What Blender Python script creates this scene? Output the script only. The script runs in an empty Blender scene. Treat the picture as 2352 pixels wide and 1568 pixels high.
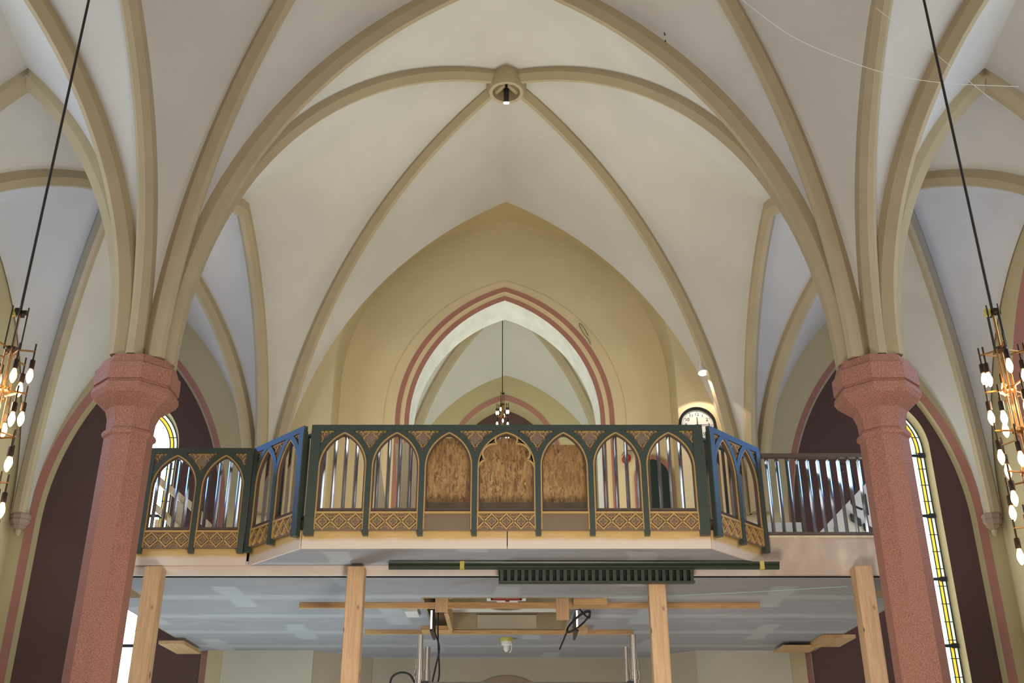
import bpy, bmesh, math, random
from math import sin, cos, pi, sqrt, acos, asin, atan2, radians
from mathutils import Vector, Matrix
random.seed(7)
S = bpy.context.scene
COL = S.collection

# ------------------------------------------------------------------ materials
def lin(c):
    out = []
    for v in c:
        v = v / 255.0
        out.append(v / 12.92 if v <= 0.04045 else ((v + 0.055) / 1.055) ** 2.4)
    return (out[0], out[1], out[2], 1.0)

class NT:
    def __init__(self, name):
        self.m = bpy.data.materials.new(name)
        self.m.use_nodes = True
        self.t = self.m.node_tree
        self.b = self.t.nodes['Principled BSDF']
    def n(self, typ, **kw):
        nd = self.t.nodes.new(typ)
        for k, v in kw.items():
            if k.startswith('i_'):
                nd.inputs[k[2:].replace('_', ' ')].default_value = v
            else:
                setattr(nd, k, v)
        return nd
    def l(self, a, b):
        self.t.links.new(a, b)
    def coords(self, scale=(1, 1, 1), rot=(0, 0, 0)):
        tc = self.n('ShaderNodeTexCoord')
        mp = self.n('ShaderNodeMapping')
        mp.inputs['Scale'].default_value = scale
        mp.inputs['Rotation'].default_value = rot
        self.l(tc.outputs['Object'], mp.inputs['Vector'])
        return mp.outputs['Vector']
    def noise(self, vec, scale, detail=4, rough=.55, dist=0):
        nd = self.n('ShaderNodeTexNoise')
        nd.inputs['Scale'].default_value = scale
        nd.inputs['Detail'].default_value = detail
        nd.inputs['Roughness'].default_value = rough
        nd.inputs['Distortion'].default_value = dist
        self.l(vec, nd.inputs['Vector'])
        return nd.outputs['Fac']
    def ramp(self, fac, stops):
        r = self.n('ShaderNodeValToRGB')
        els = r.color_ramp.elements
        while len(els) < len(stops):
            els.new(0.5)
        for e, (p, c) in zip(els, stops):
            e.position = p
            e.color = c if len(c) == 4 else (*c, 1)
        self.l(fac, r.inputs['Fac'])
        return r.outputs['Color']
    def mix(self, fac, a, b, mode='MIX'):
        m = self.n('ShaderNodeMix', data_type='RGBA', blend_type=mode)
        for sock, v in ((m.inputs[0], fac), (m.inputs[6], a), (m.inputs[7], b)):
            if hasattr(v, 'is_linked'):
                self.l(v, sock)
            else:
                sock.default_value = v
        return m.outputs[2]
    def math(self, op, a, b=None, c=None):
        m = self.n('ShaderNodeMath', operation=op)
        for i, v in enumerate((a, b, c)):
            if v is None: continue
            if hasattr(v, 'is_linked'): self.l(v, m.inputs[i])
            else: m.inputs[i].default_value = v
        return m.outputs[0]
    def bump(self, h, strength=.2, dist=.01):
        bp = self.n('ShaderNodeBump')
        bp.inputs['Strength'].default_value = strength
        bp.inputs['Distance'].default_value = dist
        self.l(h, bp.inputs['Height'])
        self.l(bp.outputs['Normal'], self.b.inputs['Normal'])
    def base(self, c):
        if hasattr(c, 'is_linked'): self.l(c, self.b.inputs['Base Color'])
        else: self.b.inputs['Base Color'].default_value = c

def paint(name, rgb, rough=.6, var=.06, scale=6, bump=0.0, bscale=40, metal=0, spec=.5, aniso=(1, 1, 1)):
    k = NT(name)
    c = lin(rgb)
    v = k.coords(aniso)
    f = k.noise(v, scale, 5)
    lo = tuple(max(0, x * (1 - var)) for x in c[:3])
    hi = tuple(min(1, x * (1 + var)) for x in c[:3])
    k.base(k.ramp(f, [(.3, lo), (.7, hi)]))
    k.b.inputs['Roughness'].default_value = rough
    k.b.inputs['Metallic'].default_value = metal
    k.b.inputs['Specular IOR Level'].default_value = spec
    if bump:
        k.bump(k.noise(v, bscale, 3), bump, .01)
    return k.m

def emit(name, rgb, strength, base=None):
    k = NT(name)
    v = k.coords()
    f = k.noise(v, 3, 2)
    c = lin(rgb)
    k.base(lin(base or rgb))
    col = k.ramp(f, [(.2, tuple(x * .93 for x in c[:3])), (.8, c[:3])])
    k.l(col, k.b.inputs['Emission Color'])
    k.b.inputs['Emission Strength'].default_value = strength
    return k.m

M = {}
M['web'] = paint('vault plaster', (196, 190, 180), .9, .05, 1.3, .10, 5, spec=.2)
M['rib'] = paint('rib plaster', (174, 157, 126), .85, .05, 2.5, .08, 8, spec=.25)
M['cream'] = paint('cream wall plaster', (214, 196, 156), .9, .04, 1.1, .10, 6, spec=.2)
M['cream2'] = paint('olive cream wall plaster', (188, 172, 132), .9, .04, 1.1, .10, 6, spec=.2)
M['pale'] = paint('limewashed plaster', (226, 226, 214), .9, .10, 5, .5, 9, spec=.2)
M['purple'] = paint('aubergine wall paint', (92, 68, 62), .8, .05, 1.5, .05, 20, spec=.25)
M['pink'] = paint('terracotta pink band paint', (158, 108, 94), .8, .06, 3, .05, 20, spec=.25)
M['niche'] = paint('beige lower wall plaster', (178, 164, 140), .9, .04, 1.2, .06, 10, spec=.2)
M['greywall'] = paint('greyish lower wall plaster', (190, 183, 164), .9, .04, 1.2, .06, 10, spec=.2)
M['floor'] = paint('stone floor', (150, 140, 128), .7, .08, 2, .05, 20)
M['green'] = paint('dark green satin paint', (56, 66, 57), .38, .05, 20, 0, spec=.6)
M['green2'] = paint('dark green moulding paint', (48, 58, 42), .4, .06, 20, 0, spec=.5)
M['gapgreen'] = paint('dark green gap paint', (22, 28, 20), .6, .05, 20)  # darker than the mouldings: shade between the dentils put into the colour
M['gold'] = paint('gold paint', (198, 160, 98), .4, .10, 60, .1, 90, metal=.2)
M['taupe'] = paint('taupe panel paint', (128, 108, 88), .7, .05, 6)
M['browntrim'] = paint('brown groove paint', (88, 70, 58), .7, .05, 8)
M['steel'] = paint('bar steel', (205, 198, 192), .10, .04, 20, 0, metal=.92)
M['railbrown'] = paint('brown grey railing paint', (92, 80, 70), .45, .05, 12)
M['black'] = paint('black plastic', (18, 18, 19), .35, .05, 10)
M['blackcable'] = paint('black cable rubber', (22, 23, 25), .5, .05, 10)
M['white'] = paint('white lacquer', (225, 222, 212), .4, .03, 8)
M['alu'] = paint('aluminium tube', (190, 182, 172), .28, .15, 18, .05, 40, metal=.9, aniso=(1, 1, .15))
M['brass'] = paint('brass', (190, 140, 85), .28, .06, 20, metal=.9)
M['bronze'] = paint('dark bronze', (70, 56, 42), .35, .06, 20, metal=.7)
M['rod'] = paint('dark hanging rod', (56, 50, 42), .5, .05, 20, metal=.4)
M['red'] = paint('red plastic', (150, 28, 34), .3, .05, 10)
M['yellow'] = paint('yellow plastic film', (190, 176, 84), .5, .1, 20)
M['steelgrey'] = paint('grey lead came', (46, 52, 52), .6, .05, 20)
M['stringm'] = paint('white string', (235, 235, 228), .7, .03, 20)
M['doorgreen'] = paint('dark green door paint', (24, 44, 42), .5, .1, 6)
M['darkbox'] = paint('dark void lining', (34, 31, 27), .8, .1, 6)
M['plaster_white'] = paint('white painted fascia board', (222, 206, 190), .8, .03, 2.5, .03, 30)
M['bulb'] = emit('glowing bulb glass', (255, 206, 140), 7)
M['bulbw'] = emit('white glowing bulb glass', (250, 250, 240), 1.7)
M['led'] = emit('white led strip', (255, 255, 250), 2.2)
M['lampglow'] = emit('spot lamp lens', (255, 250, 235), 12)
M['sky'] = emit('overcast daylight glass', (236, 246, 250), 9)
M['skyside'] = emit('bright daylight glass', (222, 238, 255), 3.7)
M['skyblue'] = emit('blue daylight glass', (110, 170, 255), 8.0)
M['yellowglass'] = emit('yellow stained glass', (240, 190, 60), 1.4)
M['redglass'] = emit('red stained glass', (190, 50, 40), .8)
M['laceglass'] = emit('pale lace stained glass', (214, 222, 206), 1.1)
M['tealglass'] = emit('pale teal stained glass', (170, 235, 215), 3.0)

def mk_granite():
    k = NT('pink granite')
    v = k.coords()
    a = k.noise(v, 150, 3, .7)
    b = k.noise(v, 2.2, 3)
    col = k.ramp(a, [(.34, lin((104, 66, 54))), (.5, lin((166, 112, 93))), (.66, lin((196, 144, 122)))])
    col = k.mix(k.math('MULTIPLY', b, .35), col, lin((140, 92, 78)))
    k.base(col); k.b.inputs['Roughness'].default_value = .75
    k.bump(a, .12, .003)
    return k.m
M['granite'] = mk_granite()

def mk_wood(name, c1, c2, axis='z', knot=True):
    k = NT(name)
    sc = {'z': (14, 14, .9), 'x': (.9, 14, 14), 'y': (14, .9, 14)}[axis]
    v = k.coords(sc)
    g = k.noise(v, 2.4, 5, .6, 1.2)
    col = k.ramp(g, [(.25, lin(c2)), (.6, lin(c1)), (.85, tuple(min(1, x * 1.08) for x in lin(c1)[:3]))])
    if knot:
        ks = {'z': (1, 1, .55), 'x': (.55, 1, 1), 'y': (1, .55, 1)}[axis]
        vo = k.n('ShaderNodeTexVoronoi'); vo.inputs['Scale'].default_value = 7
        k.l(k.coords(ks), vo.inputs['Vector'])
        kn = k.ramp(vo.outputs['Distance'], [(.07, (1, 1, 1)), (.13, (0, 0, 0))])
        col = k.mix(kn, col, lin((112, 72, 44)))
    k.base(col); k.b.inputs['Roughness'].default_value = .65
    return k.m
M['pine'] = mk_wood('raw pine post', (214, 178, 136), (188, 144, 102), 'z')
M['pinex'] = mk_wood('raw pine batten', (206, 164, 112), (176, 128, 82), 'x', False)
M['pineblock'] = mk_wood('raw pine offcut', (204, 166, 118), (178, 134, 88), 'y', True)
M['palepine'] = mk_wood('pale spruce plank', (224, 206, 172), (204, 180, 140), 'z')
M['ply'] = paint('plywood face', (158, 138, 104), .7, .12, 5, aniso=(1, 6, 1))

def mk_osb():
    k = NT('oriented strand board')
    cols = []
    fac = None
    for i, (rot, sx, sz) in enumerate(((.15, 75, 12), (-.5, 62, 15), (.9, 68, 20))):
        vo = k.n('ShaderNodeTexVoronoi'); vo.inputs['Scale'].default_value = 1.0
        vo.inputs['Randomness'].default_value = 1
        mp = k.coords((sx, 1, sz), (0, rot, 0))
        nz = k.n('ShaderNodeTexNoise'); nz.inputs['Scale'].default_value = .6; nz.inputs['Detail'].default_value = 3
        k.l(mp, nz.inputs['Vector'])
        ad = k.n('ShaderNodeVectorMath', operation='MULTIPLY_ADD')
        k.l(nz.outputs['Color'], ad.inputs[0]); ad.inputs[1].default_value = (1.6, 1.6, 1.6); k.l(mp, ad.inputs[2])
        k.l(ad.outputs[0], vo.inputs['Vector'])
        sp = k.n('ShaderNodeSeparateColor'); k.l(vo.outputs['Color'], sp.inputs[0])
        cols.append(k.ramp(sp.outputs[0], [(0, lin((104, 72, 40))), (.12, lin((142, 104, 62))), (.45, lin((176, 138, 88))), (.75, lin((198, 160, 108))), (.93, lin((182, 126, 78))), (1, lin((122, 106, 78)))]))
    n1 = k.noise(k.coords((14, 1, 7)), 1.6, 4)
    n2 = k.noise(k.coords((11, 1, 14), (0, .4, 0)), 1.8, 4)
    c = k.mix(k.ramp(n1, [(.47, (0, 0, 0)), (.53, (1, 1, 1))]), cols[0], cols[1])
    c = k.mix(k.ramp(n2, [(.50, (0, 0, 0)), (.56, (1, 1, 1))]), c, cols[2])
    st = k.noise(k.coords((70, 1, 16), (0, .3, 0)), 1.7, 4, .6, 1.5)
    c = k.mix(k.ramp(st, [(.60, (0, 0, 0)), (.66, (.85, .85, .85))]), c, lin((92, 62, 36)))
    big = k.noise(k.coords((5, 1, 3)), 1.3, 2)
    c = k.mix(k.ramp(big, [(.35, (0, 0, 0)), (.7, (.45, .45, .45))]), c, lin((150, 104, 60)))
    k.base(c); k.b.inputs['Roughness'].default_value = .7
    return k.m
M['osb'] = mk_osb()

def mk_fascia(name, zlo, zhi):
    """white primed board whose upper edge has been brushed with ochre paint (z in the object's own space)"""
    k = NT(name)
    tc = k.n('ShaderNodeTexCoord'); sp = k.n('ShaderNodeSeparateXYZ'); k.l(tc.outputs['Object'], sp.inputs[0])
    n = k.noise(k.coords((1.5, 1.5, 6)), 2.5, 4)
    z = k.math('ADD', sp.outputs['Z'], k.math('MULTIPLY', k.math('SUBTRACT', n, .5), .05))
    mr = k.n('ShaderNodeMapRange'); mr.inputs['From Min'].default_value = zlo; mr.inputs['From Max'].default_value = zhi
    k.l(z, mr.inputs['Value'])
    g = k.noise(k.coords((2, 2, 20)), 4, 3)
    och = k.ramp(g, [(.3, lin((206, 168, 100))), (.7, lin((218, 184, 122)))])
    k.base(k.mix(mr.outputs[0], lin((224, 206, 188)), och)); k.b.inputs['Roughness'].default_value = .6
    return k.m
M['fascia'] = mk_fascia('primed fascia with ochre top', .055, .085)

def mk_board():
    """plasterboard ceiling with lighter skimmed joints"""
    k = NT('skimmed plasterboard')
    tc = k.n('ShaderNodeTexCoord'); sp = k.n('ShaderNodeSeparateXYZ'); k.l(tc.outputs['Object'], sp.inputs[0])
    wob = k.noise(k.coords(), 2.2, 4)
    y = k.math('ADD', sp.outputs['Y'], k.math('MULTIPLY', wob, .12))
    fy = k.math('ABSOLUTE', k.math('SUBTRACT', k.math('FRACT', k.math('DIVIDE', y, .9)), .5))
    my = k.ramp(fy, [(.05, (1, 1, 1)), (.14, (0, 0, 0))])
    row = k.math('FLOOR', k.math('DIVIDE', y, .9))
    x = k.math('ADD', k.math('ADD', sp.outputs['X'], k.math('MULTIPLY', row, 1.07)), k.math('MULTIPLY', wob, .2))
    fx = k.math('ABSOLUTE', k.math('SUBTRACT', k.math('FRACT', k.math('DIVIDE', x, 2.4)), .5))
    mx = k.ramp(fx, [(.035, (1, 1, 1)), (.05, (0, 0, 0))])
    m = k.mix(1.0, my, mx, 'LIGHTEN')
    n2 = k.noise(k.coords((1, 3, 1)), 1.4, 3)
    basec = k.ramp(n2, [(.3, lin((150, 148, 150))), (.7, lin((160, 157, 157)))])
    k.base(k.mix(k.math('MULTIPLY', m, .55), basec, lin((186, 188, 186))))
    k.b.inputs['Roughness'].default_value = .85
    return k.m
M['board'] = mk_board()
def mk_fboard():
    k = NT('patched plasterboard fascia')
    n = k.noise(k.coords((1.4, 1, .8)), 2.0, 3)
    c = k.ramp(n, [(.42, lin((188, 168, 152))), (.5, lin((196, 176, 160))), (.56, lin((210, 194, 172))), (.66, lin((214, 198, 174)))])
    k.base(c); k.b.inputs['Roughness'].default_value = .85
    return k.m
M['fboard'] = mk_fboard()

def mk_stained():
    """leaded pale glass lit by the sky"""
    k = NT('leaded pale glass')
    v = k.coords((1, 1, 1))
    br = k.n('ShaderNodeTexVoronoi'); br.inputs['Scale'].default_value = 9
    k.l(v, br.inputs['Vector'])
    sp = k.n('ShaderNodeSeparateColor'); k.l(br.outputs['Color'], sp.inputs[0])
    c = k.ramp(sp.outputs[0], [(0, (.80, .95, .90)), (.6, (.95, 1, 1)), (1, (.9, .97, 1))])
    k.base(c)
    k.l(c, k.b.inputs['Emission Color']); k.b.inputs['Emission Strength'].default_value = 5.5
    return k.m
M['stained'] = mk_stained()

for k_ in ('bulb', 'bulbw', 'led', 'lampglow', 'yellowglass', 'redglass', 'tealglass', 'laceglass', 'stained'):
    M[k_].cycles.emission_sampling = 'NONE'

# ------------------------------------------------------------------ mesh builder
class MB:
    def __init__(self): self.v = []; self.f = []
    def add(self, vs, fs):
        o = len(self.v); self.v += [tuple(x) for x in vs]; self.f += [tuple(i + o for i in f) for f in fs]
    def box(self, x0, x1, y0, y1, z0, z1):
        vs = [(x, y, z) for x in (x0, x1) for y in (y0, y1) for z in (z0, z1)]
        self.add(vs, [(0, 1, 3, 2), (4, 6, 7, 5), (0, 4, 5, 1), (2, 3, 7, 6), (0, 2, 6, 4), (1, 5, 7, 3)])
    def hexa(self, b, t):
        """box from 4 bottom and 4 top points"""
        self.add(list(b) + list(t), [(3, 2, 1, 0), (4, 5, 6, 7), (0, 1, 5, 4), (1, 2, 6, 5), (2, 3, 7, 6), (3, 0, 4, 7)])
    def quad(self, a, b, c, d): self.add([a, b, c, d], [(0, 1, 2, 3)])
    def loft(self, rows, closed=False, capa=False, capb=False):
        n = len(rows[0]); o = len(self.v)
        for r in rows: self.v += [tuple(p) for p in r]
        for i in range(len(rows) - 1):
            for j in range(n if closed else n - 1):
                a = o + i * n + j; b = o + i * n + (j + 1) % n
                self.f.append((a, b, b + n, a + n))
        if capa: self.f.append(tuple(o + j for j in reversed(range(n))))
        if capb: self.f.append(tuple(o + (len(rows) - 1) * n + j for j in range(n)))
    def tube(self, pts, r, n=8, caps=True):
        pts = [Vector(p) for p in pts]
        rows = []; up = None
        for i, p in enumerate(pts):
            t = (pts[min(i + 1, len(pts) - 1)] - pts[max(i - 1, 0)]).normalized()
            if up is None:
                up = Vector((0, 0, 1)) if abs(t.z) < .9 else Vector((1, 0, 0))
            a = t.cross(up).normalized(); up = a.cross(t).normalized()
            rr = r[i] if isinstance(r, (list, tuple)) else r
            rows.append([p + a * (rr * cos(2 * pi * k / n)) + up * (rr * sin(2 * pi * k / n)) for k in range(n)])
        self.loft(rows, True, caps, caps)
    def lathe(self, prof, n=24, c=(0, 0, 0), off=0.0, caps=True):
        """prof: (radius, z) list, about a vertical axis"""
        rows = [[(c[0] + r * cos(off + 2 * pi * k / n), c[1] + r * sin(off + 2 * pi * k / n), c[2] + z) for k in range(n)] for r, z in prof]
        self.loft(rows, True, caps, caps)
    def strip(self, A, B, y0, y1, ends=True):
        """solid strip between polylines A and B in the xz plane, from depth y0 (front) to y1"""
        n = len(A)
        f = lambda P, y: [(p[0], y, p[1]) for p in P]
        self.loft([f(A, y0), f(B, y0)]); self.loft([f(B, y1), f(A, y1)])
        self.loft([f(A, y1), f(A, y0)]); self.loft([f(B, y0), f(B, y1)])
        if ends:
            for i in (0, n - 1):
                self.quad((A[i][0], y0, A[i][1]), (A[i][0], y1, A[i][1]), (B[i][0], y1, B[i][1]), (B[i][0], y0, B[i][1]))
    def line(self, P, w, y0, y1, closed=False):
        """solid band of width w along the polyline P (xz plane)"""
        P = [Vector((p[0], p[1])) for p in P]; n = len(P); A = []; B = []
        for i in range(n):
            a = P[(i - 1) % n] if closed or i > 0 else P[i]
            b = P[(i + 1) % n] if closed or i < n - 1 else P[i]
            t = (b - a)
            if t.length < 1e-9: t = Vector((1, 0))
            t.normalize(); nn = Vector((-t.y, t.x))
            A.append(P[i] + nn * w / 2); B.append(P[i] - nn * w / 2)
        if closed: A.append(A[0]); B.append(B[0])
        self.strip(A, B, y0, y1, not closed)
    def build(self, name, mat, parent=None, smooth=None, world=False):
        me = bpy.data.meshes.new(name)
        vs = self.v
        if parent is not None and world:
            w = parent_world(parent); inv = w.inverted()
            vs = [inv @ Vector(p) for p in vs]
        me.from_pydata([tuple(p) for p in vs], [], self.f)
        me.validate()
        bm = bmesh.new(); bm.from_mesh(me)
        bmesh.ops.remove_doubles(bm, verts=bm.verts, dist=1e-6)
        bmesh.ops.recalc_face_normals(bm, faces=bm.faces)
        bm.to_mesh(me); bm.free()
        mats = mat if isinstance(mat, (list, tuple)) else [mat]
        for m in mats: me.materials.append(M[m] if isinstance(m, str) else m)
        if smooth is not None:
            for p in me.polygons: p.use_smooth = True
            me.set_sharp_from_angle(angle=radians(smooth))
        o = bpy.data.objects.new(name, me); COL.objects.link(o)
        if parent is not None: o.parent = parent
        return o

def parent_world(p):
    m = Matrix.LocRotScale(p.location, p.rotation_euler, p.scale)
    return parent_world(p.parent) @ m if p.parent else m

def tag(o, label=None, cat=None, group=None, kind=None):
    if label: o['label'] = label
    if cat: o['category'] = cat
    if group: o['group'] = group
    if kind: o['kind'] = kind
    return o
def thing(name, label, cat, loc=(0, 0, 0), rotz=0, group=None):
    o = bpy.data.objects.new(name, None); COL.objects.link(o)
    o.location = loc; o.rotation_euler = (0, 0, rotz); o.empty_display_size = .1
    return tag(o, label, cat, group)
def struct(o): o['kind'] = 'structure'; return o
def copy_tree(o, parent=None):
    c = o.copy(); COL.objects.link(c); c.parent = parent
    for ch in list(o.children): copy_tree(ch, c)
    return c

# ------------------------------------------------------------------ curves
def arch_half(a, h, n=20):
    """left half of a two-centred arch: list of (x, z) from (-a, 0) to (0, h)"""
    R = (a * a + h * h) / (2 * a); c = R - a
    ph = acos(max(-1, min(1, -c / R * -1))) if R >= c else 0
    ph = acos(c / R) if c > 0 else (pi / 2 if c == 0 else pi / 2 + asin(-c / R))
    return [(c - R * cos(ph * i / n), R * sin(ph * i / n)) for i in range(n + 1)]
def arch(a, h, z0, zs, n=20, cx=0):
    """full outline: bottom left, springing, apex, springing, bottom right"""
    L = [(x, z + zs) for x, z in arch_half(a, h, n)]
    pts = [(-a, z0)] + L + [(-x, z) for x, z in reversed(L[:-1])] + [(a, z0)]
    return [(x + cx, z) for x, z in pts]
def dense(P, k=4):
    out = []
    for a, b in zip(P, P[1:]):
        out += [(a[0] + (b[0] - a[0]) * i / k, a[1] + (b[1] - a[1]) * i / k) for i in range(k)]
    return out + [P[-1]]
def catmull(P, k=5):
    out = []
    for i in range(len(P) - 1):
        p0 = Vector(P[max(i - 1, 0)]); p1 = Vector(P[i]); p2 = Vector(P[i + 1]); p3 = Vector(P[min(i + 2, len(P) - 1)])
        for j in range(k):
            t = j / k
            out.append(tuple(.5 * ((2 * p1) + (-p0 + p2) * t + (2 * p0 - 5 * p1 + 4 * p2 - p3) * t * t + (-p0 + 3 * p1 - 3 * p2 + p3) * t ** 3)))
    return out + [tuple(P[-1])]

# ------------------------------------------------------------------ dimensions
XC = 3.0                       # column axes
XO = 5.95                      # outer walls
YW, YC, YE, YF = 12.4, 7.86, 3.32, -3.0   # west wall, column row, next row, open east end
ZS = 5.06                      # springing
Z_NC, Z_NT, Z_NW = 9.90, 9.37, 9.56   # nave crown, transverse arch, west wall arch (web level)
Z_L = 8.03                     # arcade arches
Z_AC, Z_AT, Z_AW, Z_AO = 8.34, 8.05, 7.93, 8.0

# ------------------------------------------------------------------ vault
trim_no = [0]
def trim_name():
    trim_no[0] += 1
    return 'trim_%d' % trim_no[0]
N = 28
def path(p0, p1, zs, za, off):
    """quarter arch from above p0 (springing) to above p1 (apex), springing point moved by off towards p1"""
    d = Vector((p1[0] - p0[0], p1[1] - p0[1])); L = d.length; d /= L
    P = []
    for x, z in arch_half(L - off, za - zs, N):
        r = L + x
        P.append(Vector((p0[0] + d.x * r, p0[1] + d.y * r, zs + z)))
    return P
def rib_half(mb, P, w, d1, d, s, emb=.06):
    """sweep the moulded rib section along P; protrudes d to the inside of the arch"""
    ho = Vector((P[-1].x - P[0].x, P[-1].y - P[0].y, 0)).normalized()
    bn = Vector((-ho.y, ho.x, 0))
    prof = [(-w / 2, -emb), (-w / 2, d1), (-s / 2, d), (s / 2, d), (w / 2, d1), (w / 2, -emb)]
    rows = []
    for i, p in enumerate(P):
        t = (P[min(i + 1, len(P) - 1)] - P[max(i - 1, 0)]).normalized()
        nn = bn.cross(t)
        if nn.z > 0 or (abs(nn.z) < 1e-3 and nn.dot(ho) < 0): nn = -nn
        if i == 0: nn = ho.copy()
        if i == len(P) - 1: nn = Vector((0, 0, -1)) if abs(t.z) < .9 else nn
        rows.append([p + bn * b + nn * q for b, q in prof])
    mb.loft(rows, True, True, True)
def web(mb, A, B, bulge=.10):
    rows = []
    K = 8
    for i in range(len(A)):
        t = i / (len(A) - 1)
        r = []
        for k in range(K + 1):
            u = k / K
            p = A[i].lerp(B[i], u)
            p.z += bulge * t * t * 4 * u * (1 - u) * .6
            r.append(p)
        rows.append(r)
    mb.loft(rows)

def bay(xa, xb, ya, yb, zx0, zx1, zy0, zy1, zc, where, ribs=True):
    """one vault bay; zx0/zx1: apex height of arches at y=ya / y=yb, zy0/zy1: of arches at x=xa / x=xb"""
    c = ((xa + xb) / 2, (ya + yb) / 2)
    cor = {(0, 0): (xa, ya), (1, 0): (xb, ya), (1, 1): (xb, yb), (0, 1): (xa, yb)}
    D = {k: path(p, c, ZS, zc, .16) for k, p in cor.items()}
    sides = [((0, 0), (1, 0), (c[0], ya), zx0), ((0, 1), (1, 1), (c[0], yb), zx1),
             ((0, 0), (0, 1), (xa, c[1]), zy0), ((1, 0), (1, 1), (xb, c[1]), zy1)]
    for k0, k1, m, za in sides:
        mb = MB()
        for k in (k0, k1):
            web(mb, D[k], path(cor[k], m, ZS, za, .15))
        struct(mb.build('ceiling', 'web', smooth=40))
    if ribs:
        for k in D:
            mb = MB(); rib_half(mb, D[k], .155, .055, .13, .045)
            struct(mb.build(trim_name(), 'rib', smooth=25))
def arch_rib(p0, p1, za, w=.16, d1=.055, d=.13, s=.055, halves=(0, 1)):
    m = ((p0[0] + p1[0]) / 2, (p0[1] + p1[1]) / 2)
    mb = MB()
    for i, p in enumerate((p0, p1)):
        if i in halves: rib_half(mb, path(p, m, ZS, za, .15), w, d1, d, s)
    struct(mb.build(trim_name(), 'rib', smooth=25))

for ya, yb, zn1, za1 in ((YC, YW, Z_NW, Z_AW), (YE, YC, Z_NT, Z_AT)):
    bay(-XC, XC, ya, yb, Z_NT, zn1, Z_L, Z_L, Z_NC, 'nave')
    bay(-XO, -XC, ya, yb, Z_AT, za1, Z_AO, Z_L, Z_AC, 'left aisle')
    bay(XC, XO, ya, yb, Z_AT, za1, Z_L, Z_AO, Z_AC, 'right aisle')
    for sx in (-1, 1):
        arch_rib((sx * XC, ya), (sx * XC, yb), Z_L, .14, .05, .12, .05)
arch_rib((-XC, YC), (XC, YC), Z_NT)
arch_rib((-XO, YC), (-XC, YC), Z_AT)
arch_rib((XC, YC), (XO, YC), Z_AT)

# keystone ring at the crown of the nave bay
YB = (YC + YW) / 2
mb = MB()
prof = [(.165, .34), (.165, 0), (.205, 0), (.24, .07), (.24, .34)]
mb.lathe(prof, 32, (0, YB, 9.645), caps=False)
mb.loft([[(.165 * cos(2 * pi * k / 32), YB + .165 * sin(2 * pi * k / 32), 9.9) for k in range(32)],
         [(.105 * cos(2 * pi * k / 32), YB + .105 * sin(2 * pi * k / 32), 9.9) for k in range(32)]], True)
struct(mb.build(trim_name(), 'rib', smooth=35))
t = thing('ceiling_spotlight', 'small black cylinder spotlight hanging inside the round keystone ring', 'spotlight', (0, YB, 9.86))
mb = MB(); mb.lathe([(.10, .0), (.10, .015)], 24); mb.build('mounting_plate', 'white', t, 30)
mb = MB(); mb.tube([(0, 0, 0), (0, 0, -.20)], .016, 10); mb.box(-.03, .03, -.028, .028, -.215, -.165); mb.build('stem', 'black', t, 40)
mb = MB(); mb.tube([(0, -.005, -.20), (0, .042, -.325)], .031, 20); mb.build('lamp_body', 'black', t, 40)
mb = MB(); mb.tube([(0, .0425, -.3255), (0, .046, -.335)], .0345, 20); mb.build('lens', 'lampglow', t, 40)

# ------------------------------------------------------------------ walls
def wall_y(mb, x0, x1, z0, z1, y, outline, flip=False):
    """wall in the plane y with an opening whose outline runs bottom-left to bottom-right"""
    xl = outline[0][0]; xr = outline[-1][0]; zb = outline[0][1]
    mb.quad((x0, y, z0), (xl, y, z0), (xl, y, z1), (x0, y, z1))
    mb.quad((xr, y, z0), (x1, y, z0), (x1, y, z1), (xr, y, z1))
    if zb > z0 + 1e-6: mb.quad((xl, y, z0), (xr, y, z0), (xr, y, zb), (xl, y, zb))
    for a, b in zip(outline, outline[1:]):
        if abs(a[0] - b[0]) < 1e-7: continue
        mb.quad((a[0], y, a[1]), (b[0], y, b[1]), (b[0], y, z1), (a[0], y, z1))
def ring(mb, A, ya, B, yb):
    mb.loft([[(p[0], ya, p[1]) for p in A], [(p[0], yb, p[1]) for p in B]])

# west wall of the nave, its splayed recess, and the moulded arch into the tower room
CXW = -.02
N0 = arch(2.2, 2.62, 0, 7.0, 24, CXW)
mb = MB()
wall_y(mb, -XC - .25, XC + .25, 0, 10.2, YW, N0)
struct(mb.build('wall_west', 'cream'))
mb = MB(); ring(mb, N0, YW, N0, 12.975)
struct(mb.build('wall_west_soffit', 'cream2', smooth=20))
mb = MB()
for s_ in (-1, 1): mb.quad((s_ * 2.2 + CXW, YW + .002, 0), (s_ * 1.6, 12.965, 0), (s_ * 1.6, 12.965, 3.6), (s_ * 2.2 + CXW, YW + .002, 3.6))
struct(mb.build('wall_west_splay', 'niche'))
mb = MB()
for xa_, xb_ in ((-3.25, -2.215), (2.175, 3.25)): mb.quad((xa_, YW - .004, 0), (xb_, YW - .004, 0), (xb_, YW - .004, 3.6), (xa_, YW - .004, 3.6))
struct(mb.build('wall_west_lower_side', 'greywall'))
ZF = 3.80                                        # balcony floor level
O = [arch(a, 8.515 - 6.55 + (a - 1.45) * .9, ZF, 6.55, 24, CXW) for a in (1.45, 1.39, 1.385, 1.335, 1.33, 1.275)]
mb = MB()
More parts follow.
